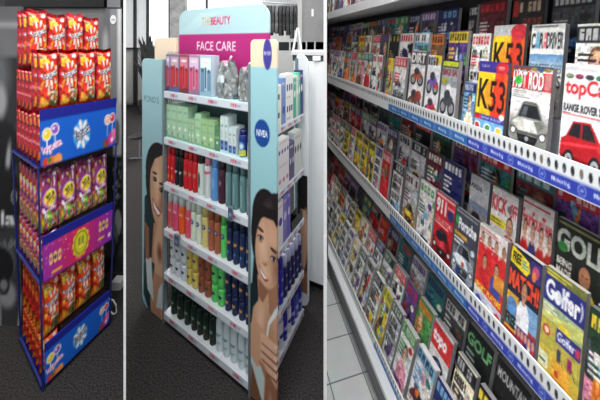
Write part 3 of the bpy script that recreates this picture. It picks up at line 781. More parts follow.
z = SHELVES[1] + .0006
def row(items, shelf, maker, **kw): pass
def green_deco(seed, base, line):
    def f(c):
        r = random.Random(seed)
        c.rect(0, .0, 1, .08, tuple(int(v * .85) for v in base)); c.rect(.1, .52, .9, .6, line); c.rect(.15, .1, .3, .2, (90, 120, 80)); c.rect(.2, .8, .8, .86, tuple(int(v * .85) for v in base)); c.ell(.5, .34, .2, .05, (240, 248, 238)); c.rect(0, 0, .06, 1, tuple(int(v * .8) for v in base))
    return f
k = 0
for (a, b, yt, col, what, dk) in [(166.2, 170.8, 104.5, (176, 214, 182), 'pale green carton, tall', 0), (170.9, 176.4, 105.2, (176, 214, 182), 'pale green carton, tall', 0), (176.4, 182.4, 106, (176, 214, 182), 'pale green carton, tall', 0), (182.4, 187.8, 107, (172, 212, 178), 'pale green carton, tall', 0),
                          (187.9, 190.9, 119.2, (176, 210, 172), 'short light green carton', 0), (191, 194.2, 119.8, (176, 210, 172), 'short light green carton', 0), (194.4, 200.6, 114.3, (176, 220, 178), 'light green carton with a notch in the line', 0),
                          (200.8, 207.6, 119.8, (166, 206, 150), 'lime green carton', 0), (207.6, 214.3, 121, (166, 206, 150), 'lime green carton', 0), (214.5, 219.6, 127, (96, 146, 108), 'short dark green carton', 0),
                          (220, 223.8, 116.5, (216, 232, 230), 'white carton with a blue square', 1), (223.9, 227.8, 117, (216, 232, 230), 'white carton with a blue square', 1), (228.2, 232, 128, (216, 230, 232), 'shorter white carton with a blue square', 1), (232.1, 236, 128.6, (216, 230, 232), 'shorter white carton with a blue square', 1)]:
    x0, x1 = X2(a), X2(b); d = O2 + E1 * x0; h = CAMZ - (yt - HOR) / F * d.y - z
    if dk:
        def deco(c): c.rect(.14, .08, .86, .34, (40, 84, 160)); c.rect(.4, .4, .5, .62, (50, 60, 70)); c.rect(.25, .72, .75, .78, (120, 170, 170)); c.ell(.5, .2, .2, .05, (120, 150, 210)); c.rect(0, 0, .05, 1, (170, 190, 190))
    else: deco = green_deco(k, col, (150, 194, 150))
    carton(x0 + .0004, .014, z, x1 - x0 - .0012, .06, h, col, f'{what}, {ORD[k]} along the second shelf', 'cartons on the second shelf', deco); k += 1
for (a, b, yt) in ((236.6, 243.8, 131), (244.6, 250.4, 132)):
    x0, x1 = X2(a), X2(b); d = O2 + E1 * x0; h = CAMZ - (yt - HOR) / F * d.y - z
    def deco(c): c.ell(.5, .1, .6, .2, (206, 206, 80)); c.ell(.5, .5, .36, .2, (90, 170, 210)); c.ell(.55, .5, .18, .12, (226, 226, 236)); c.ell(.4, .8, .3, .1, (60, 60, 150))
    o = bottle((x0 + x1) / 2, .036, z, x1 - x0 - .002, h, (34, 54, 130), (28, 40, 96), f'round blue and yellow tub, {ORD[int(a > 240)]} from the cartons on the second shelf', 'tubs on the second shelf', 'can', [(.5, .1, .7, .3, (204, 206, 84)), (.5, .55, .34, .24, (84, 168, 212)), (.56, .55, .17, .13, (226, 228, 240))], cat='tub', name='tub')

def run(shelf, items, top0, top1, shape, group, cat='bottle', depth=.045, noun='bottle', name='bottle', y=.038, zz=None, h=None, extra=''):
    """bottles along a shelf; px columns, body, cap, mark, band, words"""
    z = (SHELVES[shelf] + .0006) if zz is None else zz
    cnt = {}
    for i, (a, b, body, cap, mark, band, words) in enumerate(items):
        xm = (X2(a, .02) + X2(b, .02)) / 2; w = (X2(b, .02) - X2(a, .02)) * .98
        cnt[words] = cnt.get(words, 0) + 1; many = sum(1 for t in items if t[6] == words) > 1
        lab = f'{words} {noun}{extra}' + (f', {ORD[cnt[words] - 1]} of that colour,' if many else '') + f' on the {SN[shelf]} shelf'
        bottle(xm, y, z, w, (h if h else top0 + (top1 - top0) * i / (len(items) - 1)), body, cap, lab, group, shape, mark, band, cat, min(depth, .05), name=name)
RED, BLK = (204, 20, 34), (26, 24, 30)
gold = [(.5, .25, .12, .12, (220, 170, 70)), (.5, .62, .2, .03, (230, 190, 190))]
WM = [(.5, .7, .26, .09, (40, 56, 110)), (.5, .7, .14, .03, (200, 206, 220))]
run(2, [(167.4, 170.2, RED, (180, 14, 28), gold, None, 'bright red'), (170.4, 174.2, RED, (180, 14, 28), gold, None, 'bright red'),
        (174.4, 178, BLK, (16, 16, 20), [(.5, .55, .25, .05, (200, 190, 200))], None, 'black'), (178.5, 182.2, BLK, (16, 16, 20), [(.5, .55, .25, .05, (200, 190, 200))], None, 'black'),
        (182.9, 187.3, (200, 18, 36), (184, 16, 30), [(.5, .62, .3, .08, (180, 130, 100))], None, 'deep red'), (187.6, 191.6, (200, 18, 36), (184, 16, 30), [(.5, .62, .3, .08, (180, 130, 100))], None, 'deep red'), (192, 196.2, (200, 18, 36), (184, 16, 30), [(.5, .62, .3, .08, (180, 130, 100))], None, 'deep red'),
        (196.8, 202.6, (206, 222, 214), (24, 28, 30), [(.5, .55, .12, .3, (40, 50, 50))], None, 'white black-capped'), (203.2, 209.4, (206, 212, 212), (222, 130, 158), [(.5, .9, .6, .05, (206, 90, 120))], None, 'white pink-capped'),
        (210, 216.6, (90, 146, 206), (96, 152, 210), [(.5, .6, .14, .2, (120, 176, 226))], None, 'sky blue'), (217.2, 223.8, (66, 26, 46), (50, 20, 36), [(.5, .7, .14, .1, (150, 110, 110))], None, 'dark plum'),
        (224.5, 230.2, (96, 132, 136), (84, 120, 124), [(.5, .5, .1, .4, (130, 166, 170))], None, 'grey teal'), (231, 237.2, (96, 132, 136), (84, 120, 124), [(.5, .5, .1, .4, (130, 166, 170))], None, 'grey teal'), (238.6, 244.8, (96, 132, 136), (84, 120, 124), [(.5, .5, .1, .4, (130, 166, 170))], None, 'grey teal'), (245.6, 250.6, (96, 132, 136), (84, 120, 124), [(.5, .5, .1, .4, (130, 166, 170))], None, 'grey teal')],
    .195, .212, 'tube', 'hair care bottles on the third shelf', noun='bottle')
pk = lambda c2: [(.5, .72, .3, .06, (240, 220, 226)), (.5, .45, .34, .3, c2)]
run(3, [(167, 171.2, (206, 110, 110), (216, 226, 228), pk((210, 80, 90)), None, 'rose pink white-capped'), (171.8, 177, (226, 90, 130), (216, 226, 228), pk((226, 70, 110)), None, 'bright pink white-capped'), (177.8, 183, (236, 100, 40), (216, 226, 228), pk((240, 90, 30)), None, 'orange white-capped'), (184.4, 189.8, (222, 86, 110), (216, 226, 228), pk((226, 70, 100)), None, 'coral white-capped'),
        (190.2, 194.6, (222, 232, 214), (206, 222, 210), WM, None, 'white'), (195, 200.2, (222, 232, 214), (206, 222, 210), WM, None, 'white'), (200.8, 206.8, (220, 204, 130), (206, 190, 110), WM, None, 'yellow'),
        (207.4, 212.8, (168, 96, 66), (150, 84, 56), WM, None, 'brown'), (213.4, 219, (168, 96, 66), (150, 84, 56), WM, None, 'brown'), (219.8, 225.6, (96, 206, 106), (82, 186, 92), WM, None, 'green')] +
       [(a, b, (26, 46, 86), (20, 36, 66), [(.5, .62, .3, .05, (206, 150, 80)), (.5, .3, .12, .05, (70, 150, 220))], None, 'navy blue') for a, b in ((226, 231), (232.4, 237.8), (238.8, 244.2), (245, 250.4))],
    .20, .216, 'spray', 'deodorants on the fourth shelf', noun='spray can', cat='spray can', name='spray_can')
five = [(169.4, 174), (174.5, 179.6), (180, 185.6), (186, 190.8), (191.2, 197), (197.5, 203), (203.6, 210), (210.6, 216.6), (217, 223.4), (224, 230), (231, 236.8), (237.8, 244), (244.8, 249.8)]
fcol = [((214, 222, 230), 'white')] * 3 + [((214, 194, 96), 'yellow')] * 2 + [((150, 84, 56), 'brown')] * 2 + [((92, 204, 104), 'green')] * 2 + [((24, 40, 80), 'navy')] * 4
for lay in (0, 1):
    run(4, [(a, b, c_, tuple(int(v * .9) for v in c_), [(.5, .6, .2, .12, (30, 40, 70) if n != 'navy' else (206, 150, 80))], None, n) for (a, b), (c_, n) in zip(five, fcol)], .1, .1, 'can',
        'roll-ons stacked on the fifth shelf', cat='roll-on', noun='roll-on', name='roll_on', zz=SHELVES[4] + .0006 + lay * .0995, h=.099, extra=', ' + ('lower', 'upper')[lay] + ' layer')
run(5, [(a, b, (20, 46, 36), (14, 30, 26), [(.5, .5, .22, .06, (150, 160, 150)), (.5, .25, .16, .04, (150, 40, 40))], None, 'dark green') for a, b in ((170, 175.2), (176, 182), (183.4, 188.8), (190.4, 195.6), (196.2, 201.4), (202.2, 207.6), (208.4, 214.2))] , .18, .188, 'spray', 'dark bottles on the lowest shelf')
run(5, [(a, b, (206, 222, 226), (196, 214, 220), [(.5, .6, .3, .05, (110, 140, 160)), (.5, .3, .3, .04, (150, 180, 190))], None, 'white') for a, b in ((214.8, 221.6), (222, 228.6), (229.2, 236.2), (236.8, 243.8), (244.4, 250.4))], .19, .19, 'flat', 'white bottles on the lowest shelf')
# small grey price holders hanging from the shelf edge
for px, py, wd in ((179.5, 240, .055), (233, 213, .04)):
    x = X2(px, 0)
    d = O2 + E1 * x; zc = CAMZ - (py - HOR) / F * d.y
    o = thing('shelf_talker', 'small grey price holder clipped to the fourth shelf edge ' + ('under the pink cans' if px < 200 else 'under the grey teal bottles'), 'price holder', FS @ Matrix.Translation((x - wd / 2, -.012, zc - .03)))
    MB().box(0, 0, 0, wd * .7, .004, .062).build('plate', pmat((120, 132, 150)), o); sheet('print', Canvas(8, 8, (70, 84, 110)).rect(.2, .3, .8, .6, (150, 165, 190)), wd * .6, .05, PRINT, o, y=-.0008, thick=.0006).location = (wd * .05, 0, .006)
    MB().box(.004, .004, .05, wd * .66, .0118, .058).build('clip', pmat((90, 100, 110)), o)

# ---- narrow end of the stand: its own small shelves face sideways
FE = FS @ Matrix.Translation((LEN + .064, 0, 0)) @ Matrix.Rotation(math.pi / 2, 4, 'Z')     # x along the end (towards the back), y inwards, z up
def ebox(s0, s1, z, h, rgb, label, deco=None, d=.042, group='packs on the narrow end', name='carton', cat='carton'):
    o = thing(name, label, cat, FE @ Matrix.Translation((s0, .004, z + .0006)), group)
    w = s1 - s0 - .001
    MB().box(0, 0, 0, w, d, h).build('box', pmat(rgb, .5), o)
    if deco:
        c = Canvas(max(8, int(w * 420)), max(8, int(h * 220)), rgb); deco(c); sheet('front_print', c, w * .98, h * .98, PRINT, o, y=-.0007, thick=.0006).location = (w * .01, 0, h * .01)
    return o
EN = ['top', 'second', 'third', 'fourth', 'lowest']
def squares(bg, fg):
    def f(c):
        for v in (.2, .65):
            for u in (.12, .42, .7): c.rect(u, v, u + .16, v + .13, fg)
        c.rect(.1, .05, .6, .08, (180, 180, 190)); c.rect(.1, .5, .6, .53, (200, 190, 190))
    return f
def blobs(fg, n=3, lo=.4):
    def f(c):
        for k in range(n): c.ell((k + .5) / n, lo, .3 / n, .09, fg)
        c.rect(.1, .85, .8, .9, (206, 190, 200))
    return f
WV = (232, 226, 224); PUR = (66, 56, 150)
q = ORD
ebox(.06, .185, 1.18, .205, (236, 232, 226), 'white carton with small dark squares, first on the top end shelf', squares(0, (70, 66, 90)))
ebox(.187, .225, 1.18, .235, (120, 150, 206), 'slim blue carton on the top end shelf', blobs((60, 80, 160), 1, .3))
ebox(.227, .305, 1.18, .25, (236, 234, 230), 'white carton with four dark squares, middle of the top end shelf', squares(0, (50, 50, 110)))
for k, (s0, s1, col, w_) in enumerate(((.307, .335, (70, 180, 150), 'teal'), (.336, .362, (206, 216, 210), 'pale grey'), (.363, .385, (96, 190, 150), 'mint'), (.386, .418, (60, 60, 130), 'purple'))):
    ebox(s0, s1, 1.18, .22 + .012 * k, col, f'{w_} carton towards the far end of the top end shelf', blobs((240, 240, 240), 1, .6))
ebox(.06, .15, .86, .11, WV, 'white carton with violet dots, lower one at the start of the second end shelf', squares(0, (150, 130, 170)))
ebox(.06, .15, .9712, .11, WV, 'white carton with violet dots, upper one at the start of the second end shelf', blobs((150, 130, 170), 2))
ebox(.152, .26, .86, .125, (238, 230, 232), 'white carton with pink mark, lower one on the second end shelf', blobs((190, 120, 160), 3, .3))
ebox(.152, .26, .9862, .115, (238, 232, 234), 'white carton with four purple dots, upper one on the second end shelf', blobs((80, 70, 160), 4, .5))
ebox(.262, .315, .86, .2, (96, 90, 130), 'dusky violet carton on the second end shelf', blobs((200, 200, 220), 2, .5))
ebox(.317, .40, .86, .235, (216, 218, 214), 'pale carton with dark rings, far end of the second end shelf', blobs((60, 60, 70), 3, .6))
for k, (s0, s1, col, w_) in enumerate(((.06, .10, (232, 222, 226), 'white'), (.101, .15, (236, 228, 226), 'off-white'), (.151, .2, (232, 226, 232), 'pinkish white'), (.201, .24, (130, 120, 190), 'lilac'), (.241, .275, (112, 100, 186), 'violet'))):
    ebox(s0, s1, .57, .215 + .008 * k, col, f'{w_} carton standing {q[k]} on the third end shelf', blobs(PUR if k < 3 else (210, 206, 235), 1, .55))
tr = thing('display_tray', 'dark empty tray at the far end of the third end shelf', 'tray', FE @ Matrix.Translation((.285, .002, .5706)), None)
MB().box(0, 0, 0, .125, .044, .006).build('base', BLACK, tr)
MB().box(0, 0, .006, .125, .003, .05).build('rim_front', BLACK, tr); MB().box(0, .041, .006, .125, .044, .05).build('rim_back', BLACK, tr)
for k in range(9):
    s0 = .062 + k * .0405; deep = k < 4
    col = (44, 40, 168) if deep else (24, 24, 84)
    bottle(s0 + .019, .026, .2606, .036, .235 - (.0 if deep else .02), col, (36, 34, 140) if deep else (190, 190, 220), f'{"bright" if deep else "dark"} blue bottle, {q[k]} along the fourth end shelf', 'blue bottles on the narrow end', 'spray', [(.5, .3, .26, .05, (170, 170, 230)), (.5, .75, .14, .03, (220, 220, 240))], frameM=FE)
for k in range(9):
    s0 = .062 + k * .0405; wh = k in (2, 3, 5)
    bottle(s0 + .019, .026, .0356, .036, .175, (226, 224, 232) if wh else ((50, 46, 166) if k % 2 == 0 else (96, 92, 180)), (206, 206, 226) if wh else (40, 38, 130), f'{"white" if wh else "violet-blue"} bottle, {q[k]} along the lowest end shelf', 'bottles on the lowest end shelf', 'spray', [(.5, .5, .4, .1, (44, 42, 130) if wh else (190, 190, 235)), (.5, .15, .2, .04, (230, 230, 240))], frameM=FE)

# ---- room behind
def emis(name, rgb, s):
    m, nt, b = new_mat(name); b.inputs['Base Color'].default_value = (*lin(rgb), 1); b.inputs['Emission Color'].default_value = (*lin(rgb), 1); b.inputs['Emission Strength'].default_value = s
    n = nt.nodes.new('ShaderNodeTexNoise'); n.inputs['Scale'].default_value = .8
    return m
DAY = emis('daylight_sky', (250, 252, 255), 1.3)
DAYG = emis('daylight_grey', (186, 188, 190), .62)
WB = 6.2
def fx(px): return (px - 300) / F * WB
def fz(py): return CAMZ - (py - HOR) / F * WB
struct('wall_back', MB().box(k1 * YB - .2, WB + .16, 0, k2 * YB, WB + .26, 4.05), mat('back_wall_white', (184, 184, 183), .8))
wf = MB().box(fx(118), WB + .1, fz(104), fx(166.5), WB + .15, fz(49)); wf = wf.build('wall_low', mat('white_panelling', (206, 206, 205), .6, noise=.05, nscale=3), kind='structure')
FR = mat('black_window_frame', (40, 40, 42), .5)
w1 = thing('window_1', 'tall window with dark frames', 'window', Matrix.Translation((fx(120), WB, 0))); w1['kind'] = 'structure'
del w1['category']; del w1['label']
def lx(px): return fx(px) - fx(120)
MB().box(lx(118), .06, fz(49), lx(147), .07, fz(-2)).build('window_pane', DAYG, w1)
MB().box(lx(147), .06, fz(49), lx(168), .07, fz(-2)).build('window_pane', DAY, w1)
for a, b in ((132.6, 135.2), (145.6, 148.0), (167.8, 169.6)): MB().box(lx(a), .02, 0 if a < 140 else fz(49), lx(b), .1, 2.7).build('window_frame', FR, w1)
MB().box(lx(118), .02, fz(49.4), lx(147), .1, fz(47.6)).build('window_frame', FR, w1)
MB().box(fx(170), WB - .02, 0, fx(186), WB + .05, 2.72).build('curtain', mat('grey_curtain', (150, 150, 150), .8, noise=.25, nscale=6), None, label='grey curtain hanging beside the tall window', cat='curtain')
# window band behind the header
w2 = thing('window_2', 'x', 'x', Matrix.Translation((fx(186), WB, 0))); w2['kind'] = 'structure'; del w2['category']; del w2['label']
MB().box(0, .08, .9, fx(262) - fx(186), .09, 2.7).build('window_pane', DAY, w2)
MB().box(fx(205) - fx(186), .02, .9, fx(207) - fx(186), .08, 2.7).build('window_frame', FR, w2)
# leafy plant by the window
def plant(name, label, base, n, h, spread, seed, hang=False, pot=True, wid=.05):
    r = random.Random(seed); o = thing(name, label, 'plant', Matrix.Translation(base))
    if pot: MB().lathe([(.14, 0), (.19, .3), (.17, .3), (.16, .26)], n=16).build('pot', mat('dark_pot', (50, 50, 50), .6), o, smooth=False)
    v, f = [], []
    for i in range(n):
        a = r.uniform(0, 6.28); L_ = r.uniform(.5, 1) * h; sp = r.uniform(.2, 1) * spread; ww = wid * r.uniform(.6, 1.2)
        b0 = len(v); sd = Vector((-math.sin(a), math.cos(a), 0))
        bx, by = (r.uniform(-spread, spread), r.uniform(-.15, .15)) if hang else (0, 0)
        for t in range(6):
            q_ = t / 5
            if hang: c0 = Vector((bx + math.cos(a) * .08 * q_, by, h - L_ * q_ + r.uniform(-.01, .01)))
            else: c0 = Vector((math.cos(a) * sp * q_ ** 1.5, math.sin(a) * sp * q_ ** 1.5, (.26 if pot else 0) + L_ * (q_ - .25 * q_ ** 3)))
            wd = ww * math.sin(math.pi * (.08 + .9 * q_)); v += [tuple(c0 - sd * wd), tuple(c0 + Vector((0, 0, .01))), tuple(c0 + sd * wd)]
        for t in range(5):
            for s_ in (0, 1): q0 = b0 + t * 3 + s_; f.append((q0, q0 + 1, q0 + 4, q0 + 3))
    link('leaves', make_mesh('leaves', v, f, mat('dark_leaf', (46, 50, 48), .5, noise=.3, nscale=4)), o)
    return o
plant('potted_plant', 'dark spiky potted plant standing on the floor in front of the tall window', (fx(142.5) * 5.6 / WB + .12, 5.6, 0), 80, 2.0, .34, 3)
# chair leg far left of the stand
p = at(137, 139, 3.4)
o = thing('metal_bar_stool', 'pale metal foot of a stool on the carpet beside the pale blue board', 'stool', Matrix.Translation((p.x, p.y, 0)))
MB().tube([(-.10, 0, .012), (.10, .03, .012)], .012, 8).build('foot', STEEL, o); MB().tube([(.02, .015, .012), (.03, .02, .30)], .01, 8).build('stem', STEEL, o); MB().lathe([(.10, .30), (.10, .33)], n=16).build('seat', BLACK, o)
# clothes hanging behind, door panel, counter
DK = mat('dark_cloth', (44, 44, 46), .8, noise=.5, nscale=9)
rail = MB().tube([at(262, 2, 4.6), at(303, 5, 4.4)], .015, 8).build('clothes_rail', STEEL, None, label='metal rail carrying dark clothes behind the stand', cat='clothes rail')
r = random.Random(12)
for i in range(9):
    px = 267 + i * 3.6; p = at(px, 4, 4.56 - i * .024); h = (at(px, 34, 4.5).z - p.z) * -1 * r.uniform(.78, 1.12)
    g = r.choice([30, 44, 58, 84, 40]); mm = mat(f'cloth_{g}', (g, g, g + 2), .85, noise=.6, nscale=14)
    o = thing('hanging_garment', f'dark garment {ORD[i]} along the rail behind the header board', 'garment', Matrix.Translation(p) @ Matrix.Rotation(1.5, 4, 'Z'), 'garments on the rail')
    b = MB(); w_ = .15
    prof = [(-w_ * .2, 0), (-w_ * .75, -.07), (-w_, -.16), (-w_ * .9, -h * .6), (-w_ * 1.05, -h), (w_ * 1.05, -h * .97), (w_ * .9, -h * .6), (w_, -.16), (w_ * .75, -.07), (w_ * .2, 0)]
    b.prism([(a, c_ - .03) for a, c_ in prof], -.025, .025, 'y'); b.build('cloth', mm, o)
    MB().tube([(.0, 0, -.04), (0, 0, -.0165)], .004, 5).build('hook', STEEL, o)
GP = mat('grey_door_panel', (128, 128, 129), .6, noise=.08, nscale=5)
dd = thing('door_1', 'x', 'x', Matrix.Translation((at(302, 0, 4.1).x, 4.1, 0))); dd['kind'] = 'structure'; del dd['category']; del dd['label']
MB().box(0, 0, 1.40, .36, .05, 2.7).build('door_leaf', GP, dd)
MB().box(-.07, -.02, 0, 0, .06, 2.7).build('door_frame', mat('pale_frame', (170, 170, 170), .5), dd)
MB().box(-.46, 0, 1.46, .36, .04, 1.60).build('door_glass', mat('dark_glass', (22, 22, 24), .2), dd)
for x in (-.40, -.21, .06, .20): MB().box(x, -.012, 1.44, x + .022, -.001, 1.61).build('door_trim', mat('pale_frame', (170, 170, 170), .5), dd)
MB().box(.155, -.012, 2.02, .19, 0, 2.14).build('light_switch', mat('white_plate', (220, 220, 220), .4), None, label='small white switch plate on the grey door panel', cat='switch', mtx=Matrix.Translation(dd.location))
# counter
def cor_mat():
    m, nt, b = new_mat('corrugated_white'); tc = nt.nodes.new('ShaderNodeTexCoord'); wv = nt.nodes.new('ShaderNodeTexWave'); wv.inputs['Scale'].default_value = 26; wv.bands_direction = 'X'
    rp = nt.nodes.new('ShaderNodeValToRGB'); rp.color_ramp.elements[0].color = (*lin((226, 226, 228)), 1); rp.color_ramp.elements[1].color = (*lin((244, 244, 245)), 1)
    bp = nt.nodes.new('ShaderNodeBump'); bp.inputs['Distance'].default_value = .006; bp.inputs['Strength'].default_value = .12
    nt.links.new(tc.outputs['Object'], wv.inputs['Vector']); nt.links.new(wv.outputs['Fac'], rp.inputs['Fac']); nt.links.new(rp.outputs['Color'], b.inputs['Base Color']); nt.links.new(wv.outputs['Fac'], bp.inputs['Height']); nt.links.new(bp.outputs['Normal'], b.inputs['Normal'])
    b.inputs['Roughness'].default_value = .5
    return m
CX1 = k2 * 1.56 - .012
cnt = thing('counter', 'white fluted counter with pale top behind the face care stand', 'counter', Matrix.Translation((0, 0, 0)))
def quad(d0, d1, xa, z0, z1):
    """counter block between its skewed front and back"""
    return [(xa, d0 + .06, z0), (k2 * (d0 - .02) - .010, d0 - .02, z0), (k2 * d1 - .010, d1, z0), (xa, d1 + .02, z0)], [(xa, d0 + .06, z1), (k2 * (d0 - .02) - .010, d0 - .02, z1), (k2 * d1 - .010, d1, z1), (xa, d1 + .02, z1)]
MB().hexa(*quad(1.60, 2.1, -.04, .06, 1.475)).build('front', cor_mat(), cnt)
MB().hexa(*quad(1.63, 2.1, -.03, 0, .06)).build('kick_plate', BLACK, cnt)
MB().hexa(*quad(1.615, 2.1, -.05, 1.475, 1.515)).build('shadow_gap', mat('counter_gap', (74, 74, 76), .6), cnt)
MB().hexa(*quad(1.60, 2.12, -.06, 1.515, 1.535)).build('top', mat('pale_counter_top', (206, 207, 208), .35, noise=.03), cnt)
p = at(317, 42, 1.588)
MB().box(p.x - .028, 0, 1.482, p.x + .022, .004, 1.512).build('card', mat('white_card', (240, 240, 240), .5, noise=.0), None, label='white card fixed under the pale counter top', cat='card', mtx=Matrix.Translation((0, 1.578, 0)))
p = at(297, 53, 1.85)
af = thing('folding_sign', 'small white folding sign standing on the counter top', 'sign', Matrix.Translation((p.x, 1.84, 1.5352)))
wh = mat('white_sign_board', (236, 236, 236), .5, noise=.01)
h = .17
MB().hexa([(-.036, 0, 0), (-.022, 0, 0), (-.022, .05, 0), (-.036, .05, 0)], [(-.004, 0, h), (.006, 0, h), (.006, .05, h), (-.004, .05, h)]).build('board', wh, af)
MB().hexa([(.024, 0, 0), (.038, 0, 0), (.038, .05, 0), (.024, .05, 0)], [(.0065, 0, h), (.014, 0, h), (.014, .05, h), (.0065, .05, h)]).build('board', wh, af)
# ================================================================== magazine rack
KA = -.24
UX, UB = Vector((.2334, -.9724, 0)), Vector((.9724, .2334, 0))     # towards the near end, towards the back
def RP(a, d, z): return Vector((a + KA * d, d, z))
def far(a): return (a - .020) / (k2 - KA)
ND = .40
rk = RP(.6, ND, 0)
rack = thing('magazine_rack', 'long white magazine rack with three stepped shelves and blue rail labels', 'magazine rack', Matrix.Translation(rk))
def slab(a0, a1, z0, z1, name, m, parent=None, dn=ND, df=None):
    f0, f1 = (far(a0), far(a1)) if df is None else (df, df)
    b = [RP(a0, dn, z0), RP(a1, dn, z0), RP(a1, f1, z0), RP(a0, f0, z0)]
    return MB().hexa([p - rk for p in b], [p - rk + Vector((0, 0, z1 - z0)) for p in b]).build(name, m, parent or rack)
RW = mat('rack_white_enamel', (226, 228, 230), .35, noise=.02)
RG = mat('rack_grey_kick', (128, 128, 130), .6)
RD = mat('rack_dark_back', (38, 38, 42), .7)
STEP = mat('rack_step', (196, 198, 202), .5, noise=.03)
slab(.618, 1.02, 0, .13, 'kick_plate', RG)
slab(.598, 1.02, .13, .150, 'plinth', RW)
slab(1.02, 1.04, 0, 2.0, 'back_panel', RD)
slab(.598, 1.04, 0, 2.0, 'end_panel', RW, None, ND - .03, ND - .002)
ROWS = {}
for nm, az, zd, steps in (('bottom', .642, .165, [(.708, .262), (.774, .340), (.85, .43)]), ('middle', .766, .725, [(.838, .855), (.908, .95)]), ('upper', .766, 1.275, [(.838, 1.395), (.908, 1.50)])):
    sh = slab(az, 1.02, zd - (.015 if nm == 'bottom' else .022), zd, 'shelf', RW)
    prev = zd
    for i, (a, z) in enumerate(steps):
        slab(a, 1.02, prev + .0002, z, 'step', STEP, sh); prev = z
    ROWS[nm] = [zd] + [z for a, z in steps]
top = slab(.762, 1.02, 1.80, 1.822, 'shelf', RW)
slab(.752, .762, 1.797, 1.852, 'fascia', RW, top)

def rail(nm, a, z0, z1, parts):
    L_ = 0
    for (dn, df, kind) in parts:
        df = min(df, far(a) - .005); ln = (df - dn) / .9724
        nx = int(min(300, max(60, ln * 640 / max(.55, dn)))); nx = int(min(nx, 300))
        c = Canvas(nx, 18, (228, 230, 231))
        n = int((df - dn) / .0148)
        col = {'royal': (48, 64, 172), 'steel': (44, 108, 178), 'plain': None}[kind]
        for k in range(n):
            u = 1 - (k + .5) * .0148 / (df - dn)
            g = (40, 40, 46) if k % 5 else (120, 104, 92)
            c.ell(u, .70, .0034 / ln, .14, g)
            if k % 2 == 0: c.ell(u - .001 / ln, .64, .0022 / ln, .06, (120, 124, 140))
        if col:
            c.rect(0, .06, 1, .46, col)
            m = int((df - dn) / .0735) + 1
            for k in range(m):
                d = .592 + (k - 2) * .0735 if kind == 'royal' else dn + .03 + k * .0735
                u = (df - d) / (df - dn)
                if .02 < u < .98: c.text('Motoring', u - .018 / ln, .17, .036 / ln, .17, (226, 232, 250), .03)
                u = (df - d - .036) / (df - dn)
                if .02 < u < .98: c.ell(u, .26, .0075 / ln, .17, (140, 160, 220)); c.ell(u, .26, .006 / ln, .135, col); c.rect(u - .003 / ln, .23, u + .003 / ln, .29, (140, 160, 220))
            c.rect(0, 0, 1, .06, (214, 218, 222))
        o = RP(a, df, z0)
        s = sheet('shelf_rail', c, ln - .002, z1 - z0, PRINT, rack, thick=.005)
        s['label'] = {'royal': 'white rail with royal blue label strip', 'steel': 'white rail with steel blue label strip', 'plain': 'plain white perforated rail'}[kind]
        s.matrix_local = Matrix.Translation(o - rk) @ frame((0, 0, 0), UX, UB)
rail('upper', .760, 1.25, 1.3275, [(ND, .835, 'royal'), (.835, 1.28, 'steel'), (1.28, 9, 'plain')])
rail('middle', .760, .698, .776, [(ND, .837, 'royal'), (.837, 1.267, 'steel'), (1.267, 9, 'plain')])
rail('bottom', .636, .1505, .204, [(.60, 1.19, 'steel'), (1.19, 9, 'plain')])

# ---- covers
def car_side(c, u, v, w, h, col, dk=None, glass=(30, 32, 38)):
    """three-quarter view of a car in the box u, v, w, h"""
    dk = dk or tuple(int(x * .55) for x in col); lt = tuple(min(255, int(x * 1.15 + 30)) for x in col)
    P = lambda pts: [(u + a * w, v + b * h) for a, b in pts]
    c.poly(P([(.02, .14), (.98, .10), (.99, .02), (.05, .02)]), (60, 58, 60))
    c.poly(P([(0, .30), (.02, .58), (.12, .66), (.24, .97), (.58, 1), (.76, .68), (.96, .56), (1, .30), (.97, .12), (.05, .18)]), col)
    c.poly(P([(.15, .67), (.26, .93), (.40, .95), (.40, .66)]), glass); c.poly(P([(.43, .66), (.43, .95), (.57, .95), (.70, .66)]), glass)
    c.poly(P([(.02, .50), (.70, .60), (.72, .55), (.02, .44)]), lt); c.poly(P([(.72, .62), (.96, .54), (.97, .46), (.74, .50)]), lt)
    c.poly(P([(.0, .28), (.6, .26), (.98, .26), (.97, .12), (.05, .18)]), dk)
    for x in (.2, .70): c.ell(u + x * w, v + .19 * h, .115 * w, .2 * h, (24, 24, 26)); c.ell(u + x * w, v + .19 * h, .075 * w, .13 * h, (170, 172, 176)); c.ell(u + x * w, v + .19 * h, .03 * w, .05 * h, (60, 60, 64))
    c.ell(u + .92 * w, v + .44 * h, .05 * w, .06 * h, (240, 240, 235)); c.rect(u + .84 * w, v + .16 * h, u + .98 * w, v + .30 * h, (34, 34, 38))

